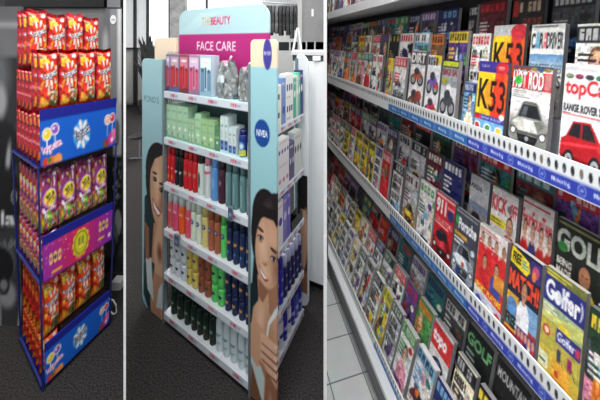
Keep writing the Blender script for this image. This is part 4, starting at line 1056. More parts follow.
def car_front(c, u, v, w, h, col):
    mx = lambda k, j=0: tuple(max(0, min(255, int(x * k + j))) for x in col)
    P = lambda pts: [(u + a * w, v + b * h) for a, b in pts]
    c.ell(u + .5 * w, v + .08 * h, .56 * w, .10 * h, (46, 44, 46), soft=.5)
    for x in (.10, .87): c.ell(u + x * w, v + .20 * h, .11 * w, .21 * h, (18, 18, 20)); c.ell(u + x * w, v + .20 * h, .05 * w, .10 * h, (150, 152, 156))
    c.poly(P([(0, .26), (.02, .56), (.18, .68), (.32, .96), (.40, 1), (.66, 1), (.74, .95), (.86, .70), (.98, .58), (1, .24), (.86, .08), (.3, .06)]), mx(.82))
    c.poly(P([(.30, .94), (.40, 1), (.66, 1), (.74, .94)]), mx(.62)); c.poly(P([(.23, .69), (.34, .93), (.70, .93), (.82, .70)]), (30, 32, 38)); c.poly(P([(.3, .72), (.37, .9), (.48, .9), (.44, .72)]), (86, 92, 102))
    c.poly(P([(.06, .56), (.22, .66), (.82, .67), (.93, .58), (.74, .44), (.28, .42)]), mx(1.1, 22)); c.poly(P([(.40, .64), (.60, .64), (.56, .44), (.42, .44)]), mx(1.15, 48)); c.poly(P([(.64, .65), (.82, .67), (.92, .58), (.76, .46)]), mx(.7))
    c.poly(P([(.02, .50), (.26, .42), (.76, .43), (.98, .50), (.97, .44), (.76, .38), (.26, .37), (.03, .44)]), mx(.5))
    c.poly(P([(.22, .36), (.78, .37), (.72, .22), (.30, .21)]), (22, 22, 26)); c.ell(u + .5 * w, v + .30 * h, .05 * w, .04 * h, (200, 202, 206)); c.rect(u + .30 * w, v + .285 * h, u + .70 * w, v + .30 * h, (96, 98, 104))
    for x in (.12, .88): c.ell(u + x * w, v + .40 * h, .085 * w, .075 * h, (40, 40, 44)); c.ell(u + x * w, v + .40 * h, .06 * w, .055 * h, (238, 240, 238))
    c.poly(P([(.10, .22), (.88, .22), (.84, .10), (.3, .08)]), mx(.72)); c.poly(P([(.30, .17), (.72, .17), (.68, .11), (.34, .11)]), (28, 28, 32))

def person(c, u, v, w, h, shirt, skin=(196, 146, 116), hair=(40, 30, 28)):
    c.poly([(u + a * w, v + b * h) for a, b in ((.05, 0), (.1, .45), (.3, .60), (.7, .60), (.92, .45), (.96, 0))], shirt)
    c.poly([(u + a * w, v + b * h) for a, b in ((.40, .55), (.40, .68), (.60, .68), (.60, .55))], skin)
    c.ell(u + .5 * w, v + .80 * h, .2 * w, .19 * h, hair); c.ell(u + .5 * w, v + .77 * h, .17 * w, .17 * h, skin)
    c.rect(u + .40 * w, v + .78 * h, u + .46 * w, v + .80 * h, (50, 36, 30)); c.rect(u + .54 * w, v + .78 * h, u + .6 * w, v + .80 * h, (50, 36, 30)); c.rect(u + .43 * w, v + .68 * h, u + .57 * w, v + .70 * h, (150, 90, 80))

def lines(c, u0, v0, u1, v1, n, col, rnd):
    for k in range(n):
        v = v1 - (v1 - v0) * (k + .3) / n; h = (v1 - v0) / n * .5
        c.rect(u0, v - h, u0 + (u1 - u0) * rnd.uniform(.55, 1), v, col)

def bike(c, u, v, w, h, col):
    for x in (.24, .76): c.ell(u + x * w, v + .25 * h, .22 * w, .25 * h, (24, 24, 26)); c.ell(u + x * w, v + .25 * h, .14 * w, .16 * h, (150, 150, 152))
    c.poly([(u + a * w, v + b * h) for a, b in ((.15, .45), (.5, .75), (.85, .55), (.7, .3), (.35, .3))], col); c.ell(u + .5 * w, v + .85 * h, .17 * w, .15 * h, (230, 230, 232)); c.ell(u + .45 * w, v + .65 * h, .2 * w, .16 * h, (60, 60, 70))

def cv_top(c, r):
    c.rect(0, .93, 1, .96, (206, 206, 206)); c.grad(0, 0, 1, .5, (222, 222, 224), (240, 240, 240))
    for k, cl in enumerate(((120, 140, 110), (150, 50, 90), (60, 60, 66), (60, 120, 90), (60, 60, 70))): c.ell(.12 + k * .2, .885, .085, .022, cl); c.rect(.06 + k * .2, .868, .18 + k * .2, .874, (40, 40, 40))
    c.text('topCar', .04, .69, .92, .17, (212, 34, 44), .03)
    c.text('RANGE ROVER SPORT', .03, .575, 1.02, .07, (24, 22, 26), .035)
    c.rect(.03, .545, 1, .556, (214, 80, 80)); c.rect(.03, .56, .2, .566, (60, 60, 60))
    car_side(c, .02, .08, 1.02, .43, (176, 22, 32), dk=(120, 14, 22)); c.text('4x4', .70, .02, .2, .05, (40, 40, 44), .02)
def cv_rod(c, r):
    c.a[:] = (232, 230, 228); c.rect(0, .97, 1, 1, (60, 80, 110))
    for k in range(6): c.ell(.08 + k * .16, .96, .09, .022, r.choice([(120, 60, 50), (60, 90, 130), (150, 120, 60), (80, 80, 84)]))
    c.rect(.0, .74, 1, .93, (206, 40, 44)); c.text('HOT ROD', .02, .735, .80, .205, (40, 20, 24), .06); c.text('HOT ROD', .02, .745, .79, .19, (250, 248, 246), .04); c.rect(.84, .76, .98, .92, (190, 120, 120)); c.ell(.17, .83, .10, .05, (60, 190, 70))
    lines(c, .05, .64, .6, .73, 4, (150, 148, 146), r); c.grad(0, .3, 1, .5, (96, 92, 92), (226, 224, 222))
    c.grad(0, .0, 1, .30, (40, 38, 42), (96, 92, 92)); car_front(c, .02, .06, .98, .56, (164, 164, 158)); c.rect(.82, .02, .98, .09, (240, 240, 236)); c.rect(.84, .03, .9, .08, (50, 50, 54))
def cv_k53(c, r):
    c.a[:] = (54, 60, 150); c.rect(.0, .86, 1, 1, (60, 52, 140)); c.text('NEW', .1, .92, .3, .035, (180, 180, 230)); c.ell(.80, .92, .2, .075, (206, 40, 54)); lines(c, .68, .90, .94, .945, 3, (240, 190, 190), r)
    c.rect(.0, .34, 1, .86, (248, 208, 40)); c.ell(.5, .58, .36, .25, (244, 150, 40), soft=.6); c.poly([(.52, .34), (.6, .86), (1, .86), (1, .34)], (226, 66, 40)); c.rect(.9, .34, 1, .86, (232, 96, 40))
    c.text('K', .07, .42, .36, .36, (30, 20, 24), .02); c.text('53', .45, .40, .50, .37, (30, 20, 24), .01)
    c.rect(0, .28, 1, .345, (60, 64, 160)); c.text('Learner & Driver', .22, .30, .7, .03, (236, 236, 250), .01); c.ell(.11, .29, .13, .06, (206, 40, 54)); c.ell(.9, .36, .08, .035, (240, 236, 230))
    c.rect(0, 0, 1, .28, (120, 180, 224))
    for k, cl in enumerate(((206, 50, 50), (60, 150, 70), (240, 200, 60), (200, 60, 80), (60, 60, 130), (236, 236, 240))): c.ell(.12 + (k % 3) * .36, .20 - (k // 3) * .11, .12, .05, (236, 240, 244)); c.ell(.12 + (k % 3) * .36, .20 - (k // 3) * .11, .08, .034, cl)
    c.rect(.55, .02, .95, .07, (206, 60, 60))
def cv_cad(c, r):
    c.a[:] = (228, 228, 224); c.rect(0, .95, 1, 1, (206, 206, 204)); lines(c, .1, .955, .9, .99, 1, (90, 90, 90), r)
    c.text('C', .03, .72, .12, .18, (26, 26, 30), .03); c.text('R', .29, .72, .12, .18, (26, 26, 30), .03); c.poly([(.15, .72), (.2, .91), (.25, .91), (.3, .72)], (110, 170, 200)); c.text('DRIVER', .50, .72, .46, .18, (26, 26, 30), .02); c.rect(.41, .73, .5, .9, (220, 110, 120)); c.rect(.43, .80, .48, .83, (240, 240, 240))
    c.rect(.0, .52, 1, .64, (86, 150, 200)); c.grad(0, .5, 1, .66, (190, 206, 216), (90, 140, 190)); c.text('CORVETTE GOES', .02, .46, .95, .09, (40, 60, 80), .0); c.text('TOPLESS', .02, .30, .95, .14, (30, 36, 44), .02)
    car_front(c, .1, .02, .8, .28, (60, 90, 140))
def cv_match(c, r):
    c.a[:] = (40, 40, 60); c.poly([(0, .82), (.05, .99), (.6, .93), (.66, .84), (.56, .78)], (240, 214, 50)); c.text('FREE', .08, .84, .28, .10, (24, 24, 26), .04); lines(c, .40, .83, .6, .92, 3, (60, 150, 170), r)
    c.rect(.66, .78, .98, .97, (60, 50, 120)); c.ell(.82, .88, .1, .06, (190, 80, 110)); c.ell(.78, .83, .06, .05, (240, 130, 60))
    for q in ((-.012, 0), (.012, 0), (0, .006)): c.text('MATCH!', .03 + q[0], .575 + q[1], .94, .185, (70, 20, 20), .06)
    c.text('MATCH!', .03, .575, .94, .185, (240, 84, 56), .05)
    c.rect(0, 0, 1, .5, (170, 50, 50)); c.rect(0, .40, .4, .52, (220, 170, 60)); c.rect(.6, .3, 1, .52, (120, 160, 200)); c.ell(.2, .42, .16, .06, (90, 130, 180)); c.rect(.04, .30, .34, .40, (90, 150, 200)); c.rect(.05, .2, .4, .28, (100, 190, 190))
    person(c, .32, .18, .46, .56, (232, 232, 238)); c.text('FREE', .03, .19, .34, .12, (24, 24, 26), .05); c.rect(.0, .16, .4, .18, (240, 210, 60)); c.rect(.40, .12, 1, .26, (90, 50, 110)); c.rect(.38, .105, 1, .12, (236, 190, 60))
    for k in range(5): c.ell(.48 + k * .11, .20, .045, .05, (206, 150, 130)); c.rect(.44 + k * .11, .12, .52 + k * .11, .17, r.choice([(200, 60, 60), (60, 60, 150), (240, 230, 230)]))
    c.rect(0, 0, 1, .10, (226, 92, 60)); c.ell(.2, .06, .1, .05, (60, 160, 190)); c.ell(.5, .05, .08, .04, (250, 220, 90)); c.ell(.76, .06, .1, .05, (180, 70, 130))
def cv_golfer(c, r):
    c.a[:] = (150, 170, 110); c.rect(0, .92, 1, 1, (120, 120, 60)); lines(c, .05, .93, .8, .985, 2, (220, 206, 90), r); c.rect(0, .70, 1, .925, (50, 54, 130)); c.text('Golfer', .05, .73, .84, .175, (246, 246, 250), .04); c.ell(.36, .79, .10, .05, (236, 240, 246)); c.text(')', .88, .74, .07, .15, (246, 246, 250), .02)
    c.rect(0, .56, 1, .70, (170, 190, 150)); c.poly([(0, .66), (.3, .62), (1, .70), (1, .58), (0, .56)], (206, 210, 120)); lines(c, .04, .60, .4, .69, 3, (240, 236, 210), r); c.rect(0, .10, 1, .56, (186, 172, 74)); c.poly([(0, .3), (.5, .34), (1, .22), (1, .0), (0, 0)], (206, 178, 70))
    c.ell(.16, .46, .10, .045, (190, 60, 70)); c.ell(.16, .46, .06, .028, (236, 200, 160)); c.rect(.40, .43, .98, .55, (50, 56, 136)); c.text('Golfer', .43, .455, .42, .075, (246, 246, 250), .03); c.rect(.86, .45, .96, .52, (190, 60, 90)); c.rect(.42, .55, .72, .60, (236, 214, 70))
    for uu, cl in ((.5, (60, 70, 80)), (.76, (150, 40, 90))): c.ell(uu, .40, .035, .02, (190, 140, 110)); c.rect(uu - .05, .30, uu + .05, .385, cl); c.rect(uu - .04, .22, uu - .01, .30, (50, 50, 60)); c.rect(uu + .01, .22, uu + .04, .30, (60, 50, 60)); c.poly([(uu, .36), (uu + .14, .26), (uu + .13, .25)], (40, 40, 40))
    c.rect(.36, .04, .80, .28, (226, 168, 60)); c.ell(.48, .18, .05, .03, (200, 70, 50)); lines(c, .40, .06, .7, .14, 3, (150, 100, 40), r); c.rect(.0, .14, .26, .26, (220, 226, 190)); c.rect(.03, .18, .2, .2, (60, 80, 60)); c.rect(0, 0, 1, .04, (130, 140, 70))
def cv_911(c, r):
    c.a[:] = (206, 34, 46); c.rect(0, .94, 1, .97, (236, 190, 190)); c.text('911', .05, .70, .52, .22, (248, 240, 240), .05); c.ell(.80, .78, .14, .09, (44, 50, 110)); c.rect(.62, .84, .98, .88, (236, 130, 130)); c.text('COLLECTORS', .04, .585, .9, .07, (248, 220, 220), .01); lines(c, .04, .54, .8, .58, 1, (246, 200, 200), r); c.rect(0, 0, 1, .12, (120, 24, 34))
    car_front(c, .02, .06, .98, .46, (170, 20, 32)); c.ell(.36, .40, .2, .06, (30, 26, 40))
def cv_porsche(c, r):
    c.a[:] = (70, 72, 84); c.rect(0, .95, 1, .97, (150, 150, 160)); c.ell(.1, .84, .11, .06, (50, 160, 80)); c.text('Porsche', .17, .74, .80, .15, (246, 246, 250), .04); c.rect(0, .64, .6, .69, (214, 160, 60)); lines(c, .02, .53, .6, .635, 2, (240, 238, 236), r)
    c.rect(0, 0, 1, .5, (120, 116, 120)); c.rect(0, 0, 1, .12, (90, 66, 66)); car_front(c, .0, .08, 1.0, .50, (196, 208, 222)); c.ell(.88, .56, .09, .04, (214, 224, 230)); c.rect(.46, .30, .58, .36, (206, 70, 50)); c.ell(.32, .20, .10, .05, (40, 60, 120))
def cv_fft(c, r):
    c.a[:] = (226, 214, 210); c.rect(0, .97, 1, 1, (230, 226, 220)); lines(c, .05, .91, .95, .965, 2, (200, 110, 100), r)
    for k in range(4): person(c, .0 + k * .25, .56, .30, .36, r.choice([(206, 34, 40), (220, 50, 50)]), hair=(50, 34, 30))
    c.text('FourFour', .02, .70, .9, .12, (206, 34, 44), .03); c.rect(0, .28, 1, .56, (206, 60, 50)); person(c, .1, .30, .4, .38, (206, 40, 50)); person(c, .52, .30, .4, .38, (60, 80, 160)); c.rect(.66, .40, 1, .56, (226, 150, 60))
    c.poly([(0, .36), (.0, .27), (1, .20), (1, .30)], (214, 36, 40)); c.text('SPORT PLAYERS', .05, .245, .9, .065, (246, 214, 60), .04, rot=-.05, asp=.38); c.rect(0, 0, 1, .20, (190, 196, 214)); c.ell(.2, .1, .12, .08, (60, 80, 170)); c.ell(.6, .1, .14, .08, (226, 226, 232)); c.ell(.86, .1, .1, .07, (200, 60, 60))
def cv_kick(c, r):
    c.a[:] = (214, 208, 206); c.text('KICK', .03, .70, .58, .2, (186, 30, 44), .03); c.ell(.72, .80, .10, .05, (120, 120, 126)); c.text('OFF', .72, .71, .26, .18, (186, 30, 44), .02); c.rect(.0, .52, .6, .62, (226, 206, 60)); lines(c, .03, .53, .6, .61, 2, (80, 76, 40), r); lines(c, .03, .38, .5, .5, 3, (190, 190, 196), r); person(c, .45, .1, .6, .62, (190, 34, 44)); c.rect(0, 0, .5, .36, (150, 110, 90))
def cv_fft2(c, r):
    c.a[:] = (206, 196, 194); lines(c, .03, .93, .95, .97, 1, (180, 60, 60), r); c.text('FourFourTwo', .02, .70, .95, .17, (196, 36, 44), .02)
    for k in range(4): person(c, -.02 + k * .26, .22, .32, .56, r.choice([(190, 40, 46), (60, 60, 110), (180, 50, 50)]))
    c.rect(0, 0, 1, .24, (190, 110, 50)); c.rect(.04, .1, .4, .2, (236, 206, 80))
def cv_golf(c, r):
    c.a[:] = (34, 38, 34); lines(c, .05, .94, .95, .98, 1, (150, 150, 90), r); c.text('GOLF', .03, .70, .94, .21, (196, 200, 190), .04); c.ell(.16, .73, .10, .05, (50, 120, 60)); c.text('BEING', .06, .55, .3, .07, (226, 220, 210), .04); c.text('MADE', .06, .46, .3, .07, (226, 220, 210), .04)
    person(c, .30, .1, .62, .60, (206, 180, 60), (170, 116, 86)); c.rect(0, 0, .3, .4, (70, 66, 40)); c.text('3', .88, .36, .1, .09, (236, 236, 230), .04)
def cv_porgrey(c, r):
    c.a[:] = (172, 172, 174); c.text('PORSCHE', .08, .80, .55, .07, (40, 40, 44), .02); c.rect(0, .5, 1, .62, (120, 130, 150)); c.grad(0, 0, 1, .5, (110, 90, 90), (150, 140, 140)); car_side(c, .05, .2, .9, .3, (120, 96, 96))
def cv_bike(c, r):
    c.a[:] = (206, 208, 210); c.rect(0, .88, 1, 1, (34, 36, 40)); c.rect(.04, .90, .96, .97, (190, 200, 60)); c.text('BIKE SA', .05, .76, .9, .10, (196, 40, 50), .04); c.rect(.02, .64, .4, .72, (226, 220, 60)); c.rect(0, .60, 1, .88, (40, 44, 50), .35); bike(c, .02, .18, .96, .46, (70, 72, 80)); c.rect(.3, .02, .7, .14, (150, 190, 220)); c.rect(0, 0, .3, .1, (40, 60, 40))
def cv_dirt(c, r):
    c.a[:] = (222, 218, 214); c.text('DIRT', .04, .80, .9, .16, (240, 240, 240), .04); c.rect(0, .78, 1, .98, (60, 56, 60)); c.text('DIRT', .04, .80, .92, .16, (244, 240, 240), .04); bike(c, .05, .45, .9, .34, (170, 80, 50)); bike(c, .0, .06, .9, .40, (120, 70, 50)); c.ell(.7, .3, .2, .08, (150, 60, 60)); c.rect(0, 0, 1, .06, (190, 150, 110))
def cv_biker2(c, r):
    c.a[:] = (226, 224, 226); c.rect(.5, .86, 1, 1, (230, 206, 60)); c.glyphs(.05, .84, .8, .96, (60, 60, 70), 4, r); bike(c, .05, .40, .9, .42, (120, 90, 180)); bike(c, .05, .05, .9, .36, (190, 50, 90)); c.rect(.6, .5, .9, .56, (206, 60, 60)); c.ell(.8, .14, .12, .06, (230, 200, 60))
def cv_topo(c, r):
    c.a[:] = (216, 214, 212); c.rect(0, .62, 1, .95, (206, 46, 50)); c.text('topo', .06, .66, .7, .22, (250, 240, 240), .05); c.ell(.5, .36, .34, .18, (50, 54, 80)); c.ell(.5, .4, .16, .1, (120, 140, 190)); c.rect(0, 0, 1, .12, (196, 60, 60))
def cv_golf3(c, r):
    c.a[:] = (30, 36, 34); c.text('GOLF', .05, .74, .9, .16, (120, 190, 130), .04); lines(c, .08, .4, .6, .7, 4, (150, 160, 150), r); c.ell(.6, .3, .3, .16, (70, 80, 76))
def cv_mount(c, r):
    c.a[:] = (36, 34, 36); c.text('MOUNTAIN', .04, .78, .93, .13, (206, 206, 204), .03); c.poly([(0, .2), (.3, .6), (.5, .4), (.8, .7), (1, .3), (1, 0), (0, 0)], (150, 60, 40)); c.rect(0, 0, 1, .12, (90, 40, 30))
PAL = {'white': (228, 226, 222), 'pale grey': (190, 192, 194), 'red': (196, 36, 44), 'yellow': (232, 202, 60), 'navy': (38, 44, 100), 'black': (28, 28, 32), 'sky blue': (120, 170, 206), 'green': (80, 140, 74), 'orange': (226, 122, 50), 'purple': (104, 64, 136),
       'brown': (120, 84, 62), 'cream': (230, 220, 190), 'teal': (50, 116, 118), 'dark grey': (70, 72, 76), 'pink': (220, 140, 160), 'dark green': (36, 60, 44), 'maroon': (96, 28, 38)}
def generic(bg, ms, kind, sd):
    def f(c, r):
        r = random.Random(sd); b, m = PAL[bg], PAL[ms]; c.a[:] = b
        dark = sum(b) < 300
        tx = (226, 224, 220) if dark else (50, 48, 52)
        c.rect(0, .80, 1, .97, m, 1.0 if r.random() < .5 else 0.0)
        inv = tuple(int(x * .25 + (235 if sum(m) < 380 else 20) * .75) for x in m)
        c.glyphs(.06, .83, .94, .945, m if np.abs(c.a[int(.9 * c.H), 2] - np.array(m)).sum() > 60 else inv, r.choice((4, 5, 6, 7)), r)
        p = [PAL[k] for k in PAL]
        if kind == 'car': c.rect(0, 0, 1, .2, r.choice(p)); (car_side if r.random() < .5 else car_front)(c, .04, r.uniform(.08, .2), .92, r.uniform(.32, .42), r.choice([(190, 40, 40), (60, 90, 160), (170, 172, 176), (40, 40, 44), (220, 150, 40), (120, 30, 40)]))
        elif kind == 'face': person(c, r.uniform(-.1, .2), 0, r.uniform(.7, 1), r.uniform(.7, .85), r.choice(p), r.choice([(206, 158, 126), (150, 104, 80), (226, 184, 156)]), r.choice([(40, 30, 28), (110, 80, 50), (190, 150, 90)]))
        elif kind == 'mix':
            for k in range(14): c.ell(r.random(), r.uniform(.03, .7), r.uniform(.06, .24), r.uniform(.03, .10), r.choice(p), rot=r.uniform(0, 3))
            for k in range(3): c.rect(*(lambda a, q: (a, q, a + r.uniform(.2, .5), q + r.uniform(.04, .12)))(r.uniform(0, .6), r.uniform(.05, .6)), r.choice(p))
        elif kind == 'text':
            for k in range(4): c.glyphs(.08, .62 - k * .17, r.uniform(.6, .95), .74 - k * .17, tx if k % 2 == 0 else m, r.choice((4, 5, 6)), r)
            c.ell(r.uniform(.5, .8), r.uniform(.1, .3), .2, .08, r.choice(p))
        lines(c, .06, r.uniform(.45, .5), r.uniform(.4, .6), r.uniform(.62, .76), 4, tx if r.random() < .5 else m, r)
        if r.random() < .5: c.ell(r.uniform(.7, .85), r.uniform(.6, .72), .13, .05, r.choice(p))
        lines(c, .06, .04, r.uniform(.5, .9), .14, 2, r.choice(p), r)
    return f

PAGE = [mat('page_edges_grey', (178, 176, 178), .6, noise=.08, nscale=200), mat('page_edges_pale', (212, 210, 208), .6, noise=.08, nscale=200), mat('page_edges_dark', (132, 132, 136), .6, noise=.08, nscale=200)]
def magazine(a, d0, d1, z, h, lean, fn, label, group, t=.016, sd=0, page=0):
    """a closed magazine from depth d0 (far edge) to d1 (near edge), leaning back by lean"""
    r = random.Random(sd); w = (d0 - d1) / .9724
    k, q = math.cos(lean), math.sin(lean)
    m = frame(RP(a, d0, z + t * q + .0003), UX, UB * k - Vector((0, 0, 1)) * q, UB * q + Vector((0, 0, 1)) * k)
    o = thing('magazine', label, 'magazine', m, group)
    MB().box(.0006, .0009, .001, w - .0006, t, h - .001).build('pages', PAGE[page], o)
    dm = max(.5, (d0 + d1) / 2); nx = int(max(9, min(54, w * 330 / dm))); ny = int(max(14, min(120, h * 260 / dm)))
    c = Canvas(nx, ny, (230, 230, 230)); fn(c, r)
    gen = fn.__name__ == 'f'
    c.grain(sd * 13 + 5, 9 if gen else 3, 0, .8, .08 if gen else .035); c.grain(sd * 7, 3, .8, 1, .03)
    sheet('cover', c, w, h, PRINT, o, thick=.0008)
    return o

N_ = [0]
def shelf_row(shelf, row, a, z, h, lean, items, dmin, kinds, bgs, mss, pitch, t=.016, hv=.02, dstop=None, gapf=.012):
    """items: known magazines as (far depth, near depth, cover, words, height or None); the run is filled up beyond them"""
    lim = (dstop or far(a + .03)) - .012
    rnd = random.Random(shelf + row)
    its = [i for i in items if i[0] < lim]
    d = (its[-1][0] if its else dmin) + gapf
    while True:
        p = rnd.uniform(*pitch)
        if d + p > lim: break
        its.append((d + p, d, None, None, None)); d += p + rnd.uniform(.006, .018)
    gname = f'magazines in the {row} row of the {shelf} shelf'
    for n, (d0, d1, fn, words, hh) in enumerate(its):
        N_[0] += 1
        if fn is None:
            bg, ms, kd = rnd.choice(bgs), rnd.choice(mss), rnd.choice(kinds)
            if ms == bg: ms = 'red' if bg != 'red' else 'white'
            fn = generic(bg, ms, kd, N_[0])
            what = {'car': 'a car', 'face': 'a portrait', 'mix': 'a collage', 'text': 'large lettering'}[kd]
            words = f'{bg} magazine with {what}'
        lab = f'{words}, {shelf} shelf, {row} row, {ORD[n]} ' + ('from near end' if len(words.split()) <= 8 else 'along')
        magazine(a, d0, d1, z + .0004, (hh or h) * (1 + (rnd.uniform(-hv, hv) if hh is None else 0)), lean, fn, lab, gname, t=t * rnd.uniform(.8, 1.15), sd=N_[0], page=rnd.choice((0, 0, 1, 2)))
G = generic
LIGHT = ['white', 'white', 'pale grey', 'cream', 'red', 'yellow', 'sky blue', 'orange', 'pink']
SHADED = ['black', 'navy', 'dark grey', 'maroon', 'dark green', 'black', 'teal', 'purple']  # dim back-row covers: shade under the shelves is put into these colours
MS = ['red', 'navy', 'black', 'yellow', 'teal', 'purple', 'orange', 'green']
zu, zm, zb = ROWS['upper'], ROWS['middle'], ROWS['bottom']
shelf_row('upper', 'front', .775, zu[0], .255, .12, [
    (.612, .528, cv_top, 'white car magazine with red title', .272), (.728, .637, cv_rod, 'white car magazine with a green dot', .258), (.833, .742, cv_k53, 'yellow and orange driving manual', .262),
    (.880, .838, G('sky blue', 'navy', 'face', 901), 'small blue-topped brown magazine', .185), (.982, .912, cv_bike, 'black and yellow motorbike magazine', .255), (1.062, .992, cv_biker2, 'white magazine with purple and red motorbikes', .27), (1.165, 1.075, cv_dirt, 'white and brown dirt bike magazine', .285),
    (1.285, 1.195, G('white', 'red', 'car', 903), 'white and pink magazine with a car', .25), (1.345, 1.30, G('yellow', 'red', 'mix', 904), 'narrow yellow magazine', .24), (1.50, 1.40, G('white', 'red', 'mix', 905), 'white red-lettered magazine', .25)],
    .5, ['mix', 'mix', 'face', 'car'], LIGHT, MS, (.07, .105))
shelf_row('upper', 'second', .845, zu[1], .25, .12, [
    (.641, .545, G('white', 'black', 'face', 911), 'white magazine with a portrait', .25), (.742, .665, cv_cad, 'white car magazine with black title and blue band', .255), (.853, .758, lambda c, r: (cv_k53(c, r), c.rect(0, .86, 1, 1, (206, 206, 206)), c.ell(.8, .9, .24, .1, (206, 50, 60))), 'driving manual with pale top', .26),
    (.930, .862, G('white', 'red', 'text', 912), 'white and red magazine', .235), (1.035, .950, G('purple', 'yellow', 'mix', 913), 'purple and white magazine with yellow top', .25), (1.128, 1.063, G('brown', 'orange', 'face', 914), 'brown and orange magazine', .24), (1.236, 1.146, G('sky blue', 'white', 'text', 915), 'pale blue magazine', .25), (1.35, 1.25, G('white', 'red', 'mix', 916), 'white magazine with a red dot', .25)],
    .5, ['mix', 'face', 'car'], LIGHT + ['dark grey', 'black'], MS, (.07, .1))
def cv_dim1(c, r): c.a[:] = (36, 30, 30); c.text('ROMMEL', .08, .80, .8, .12, (206, 180, 150), .04); c.poly([(.0, .66), (.1, .98), (.2, .98), (.14, .66)], (190, 40, 40)); c.text('LETTERS', .05, .66, .9, .09, (160, 60, 56), .04); person(c, .2, 0, .7, .6, (70, 60, 50))
shelf_row('upper', 'back', .915, zu[2], .25, .12, [  # covers coloured dark to carry the shade of the shelf above
    (.60, .52, G('dark green', 'green', 'mix', 921), 'dark green magazine', None), (.745, .655, G('dark grey', 'black', 'car', 922), 'dark grey magazine with a pale car', None), (.855, .765, lambda c, r: (c.rect(0, 0, 1, 1, (34, 28, 30)), c.glyphs(.1, .8, .9, .93, (200, 176, 150), 6, r), c.rect(.02, .74, .2, .96, (180, 40, 40)), c.glyphs(.08, .62, .95, .72, (150, 56, 52), 6, r), person(c, .2, 0, .7, .6, (80, 66, 56))), 'black magazine with cream lettering', None),
    (.975, .875, G('maroon', 'red', 'mix', 923), 'maroon magazine', None), (1.02, .985, G('black', 'white', 'text', 924), 'narrow black magazine', None), (1.18, 1.07, G('navy', 'sky blue', 'text', 925), 'navy magazine with pale lettering', None)],
    .5, ['mix', 'face', 'text'], SHADED, MS + ['white'], (.08, .11))
shelf_row('middle', 'front', .775, zm[0], .262, .13, [
    (.570, .49, G('dark green', 'yellow', 'mix', 931), 'dark green magazine', None), (.654, .577, cv_golfer, 'golf magazine with navy title band', .285), (.737, .662, cv_match, 'red football magazine with yellow flash', .275), (.834, .748, cv_fft, 'white and red football magazine with yellow banner', .268), (.924, .842, cv_porsche, 'grey car magazine with silver-blue coupe', .262), (1.017, .931, cv_911, 'red car magazine with white title', .268),
    (1.108, 1.025, G('white', 'green', 'mix', 932), 'white patchwork magazine', None), (1.205, 1.12, G('pale grey', 'maroon', 'car', 933), 'grey magazine with a maroon car', .25), (1.30, 1.225, G('white', 'black', 'text', 934), 'white magazine with black lettering', None), (1.40, 1.33, G('red', 'white', 'face', 935), 'red and orange magazine', None)],
    .5, ['text', 'mix', 'text', 'car'], ['white', 'white', 'white', 'pale grey', 'cream', 'yellow'], ['black', 'navy', 'red', 'dark green'], (.055, .085))
shelf_row('middle', 'second', .845, zm[1], .25, .12, [
    (.682, .585, cv_golf, 'black golf magazine with large pale title', .265), (.765, .69, cv_fft2, 'pale football magazine with red title and players', .27), (.857, .778, cv_kick, 'pale football magazine with red title and ball', .25), (.938, .868, cv_porgrey, 'plain grey car magazine', .25), (1.06, .97, G('navy', 'white', 'car', 942), 'blue-grey magazine with a car', .25), (1.15, 1.07, G('maroon', 'white', 'mix', 943), 'dark red magazine', .25), (1.26, 1.165, G('pale grey', 'black', 'car', 944), 'grey and white magazine', .25)],
    .5, ['mix', 'face', 'car'], ['red', 'dark grey', 'pale grey', 'maroon', 'navy', 'white', 'pink'], MS, (.08, .1))
shelf_row('middle', 'back', .915, zm[2], .24, .10, [], .52, ['mix', 'face', 'car'], SHADED, ['red', 'dark grey', 'teal', 'maroon', 'white'], (.085, .11))  # shade at the back of the shelf painted in through dark covers
shelf_row('bottom', 'front', .648, zb[0], .235, .30, [
    (.80, .72, G('sky blue', 'white', 'car', 950), 'blue and white magazine', None), (.89, .81, G('navy', 'sky blue', 'mix', 951), 'blue magazine', None), (.985, .90, G('white', 'sky blue', 'mix', 952), 'white and blue magazine', None), (1.075, 1.0, G('white', 'green', 'face', 953), 'white and green magazine', None), (1.15, 1.085, G('pale grey', 'dark green', 'text', 954), 'pale green-grey magazine', None), (1.22, 1.16, G('yellow', 'green', 'mix', 955), 'yellow and white magazine', None)],
    .7, ['text', 'text', 'mix'], ['white', 'white', 'cream', 'pale grey', 'white'], ['black', 'dark green', 'yellow', 'navy'], (.055, .08), t=.02)
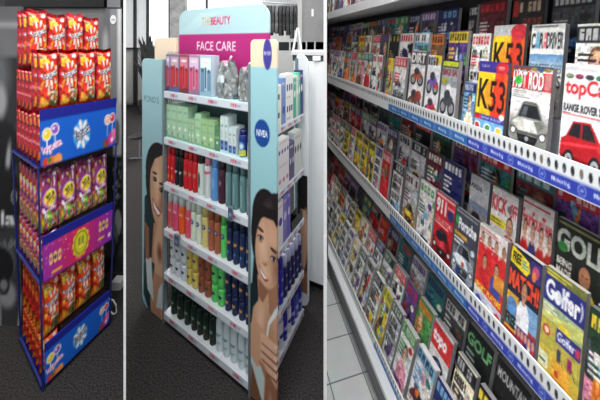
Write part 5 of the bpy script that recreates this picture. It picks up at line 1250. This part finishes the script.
shelf_row('bottom', 'second', .718, zb[1], .235, .27, [
    (.72, .64, G('navy', 'red', 'mix', 960), 'navy and red magazine', None), (.80, .73, G('black', 'yellow', 'text', 961), 'black and yellow magazine', None), (.88, .81, G('cream', 'black', 'text', 962), 'cream magazine', None), (.985, .90, cv_topo, 'red-topped magazine with a dark globe', .24), (1.07, .995, G('green', 'orange', 'face', 963), 'green and orange magazine', None), (1.15, 1.08, G('purple', 'red', 'mix', 964), 'purple and red magazine', None), (1.235, 1.16, G('white', 'red', 'mix', 965), 'white and red magazine', None)],
    .64, ['mix', 'text', 'text', 'face'], ['white', 'cream', 'pale grey', 'yellow', 'white', 'orange'], ['black', 'dark green', 'red', 'navy'], (.06, .085), t=.02)
shelf_row('bottom', 'third', .784, zb[2], .235, .25, [
    (.70, .61, G('black', 'white', 'mix', 970), 'black magazine', None), (.80, .71, cv_mount, 'black magazine with white title and red peaks', None), (.905, .815, cv_golf3, 'black golf magazine with green title', None), (1.0, .915, G('dark grey', 'white', 'car', 971), 'dark grey car magazine', None), (1.10, 1.01, G('teal', 'navy', 'car', 972), 'blue-green car magazine', None)],
    .6, ['mix', 'face', 'car', 'text'], ['dark grey', 'red', 'pale grey', 'teal', 'white', 'maroon'], MS, (.075, .1), t=.018)
shelf_row('topmost', 'front', .775, 1.822, .24, .10, [], 1.55, ['mix', 'face'], ['pale grey', 'white', 'pink', 'dark grey'], ['purple', 'red', 'navy'], (.07, .1))

# ------------------------------------------------------------------ light
def area(name, loc, rot, sx, sy, power, col=(1, 1, 1)):
    l = bpy.data.lights.new(name, 'AREA'); l.shape = 'RECTANGLE'; l.size = sx; l.size_y = sy; l.energy = power; l.color = col
    o = bpy.data.objects.new(name, l); COL.objects.link(o); o.location = loc; o.rotation_euler = rot
    return o
R = math.radians
area('ceiling_lamp', (-.72, .45, 3.6), (R(4), R(8), 0), .9, .6, 60)
area('ceiling_lamp.001', (-.30, .30, 2.75), (R(14), 0, 0), .7, .5, 20)
area('ceiling_lamp.002', (.20, 1.05, 3.9), (0, 0, R(13)), .40, 2.2, 96)
area('ceiling_lamp.003', (-1.6, 4.2, 3.2), (0, 0, 0), 1.8, 1.8, 105)
w = bpy.data.worlds.new('world'); SC.world = w; w.use_nodes = True
w.node_tree.nodes['Background'].inputs[0].default_value = (.93, .97, 1, 1)
w.node_tree.nodes['Background'].inputs[1].default_value = .5
SC.view_settings.view_transform = 'Standard'; SC.view_settings.look = 'None'; SC.view_settings.gamma = 1; SC.view_settings.exposure = 0
SC.view_settings.use_curve_mapping = False
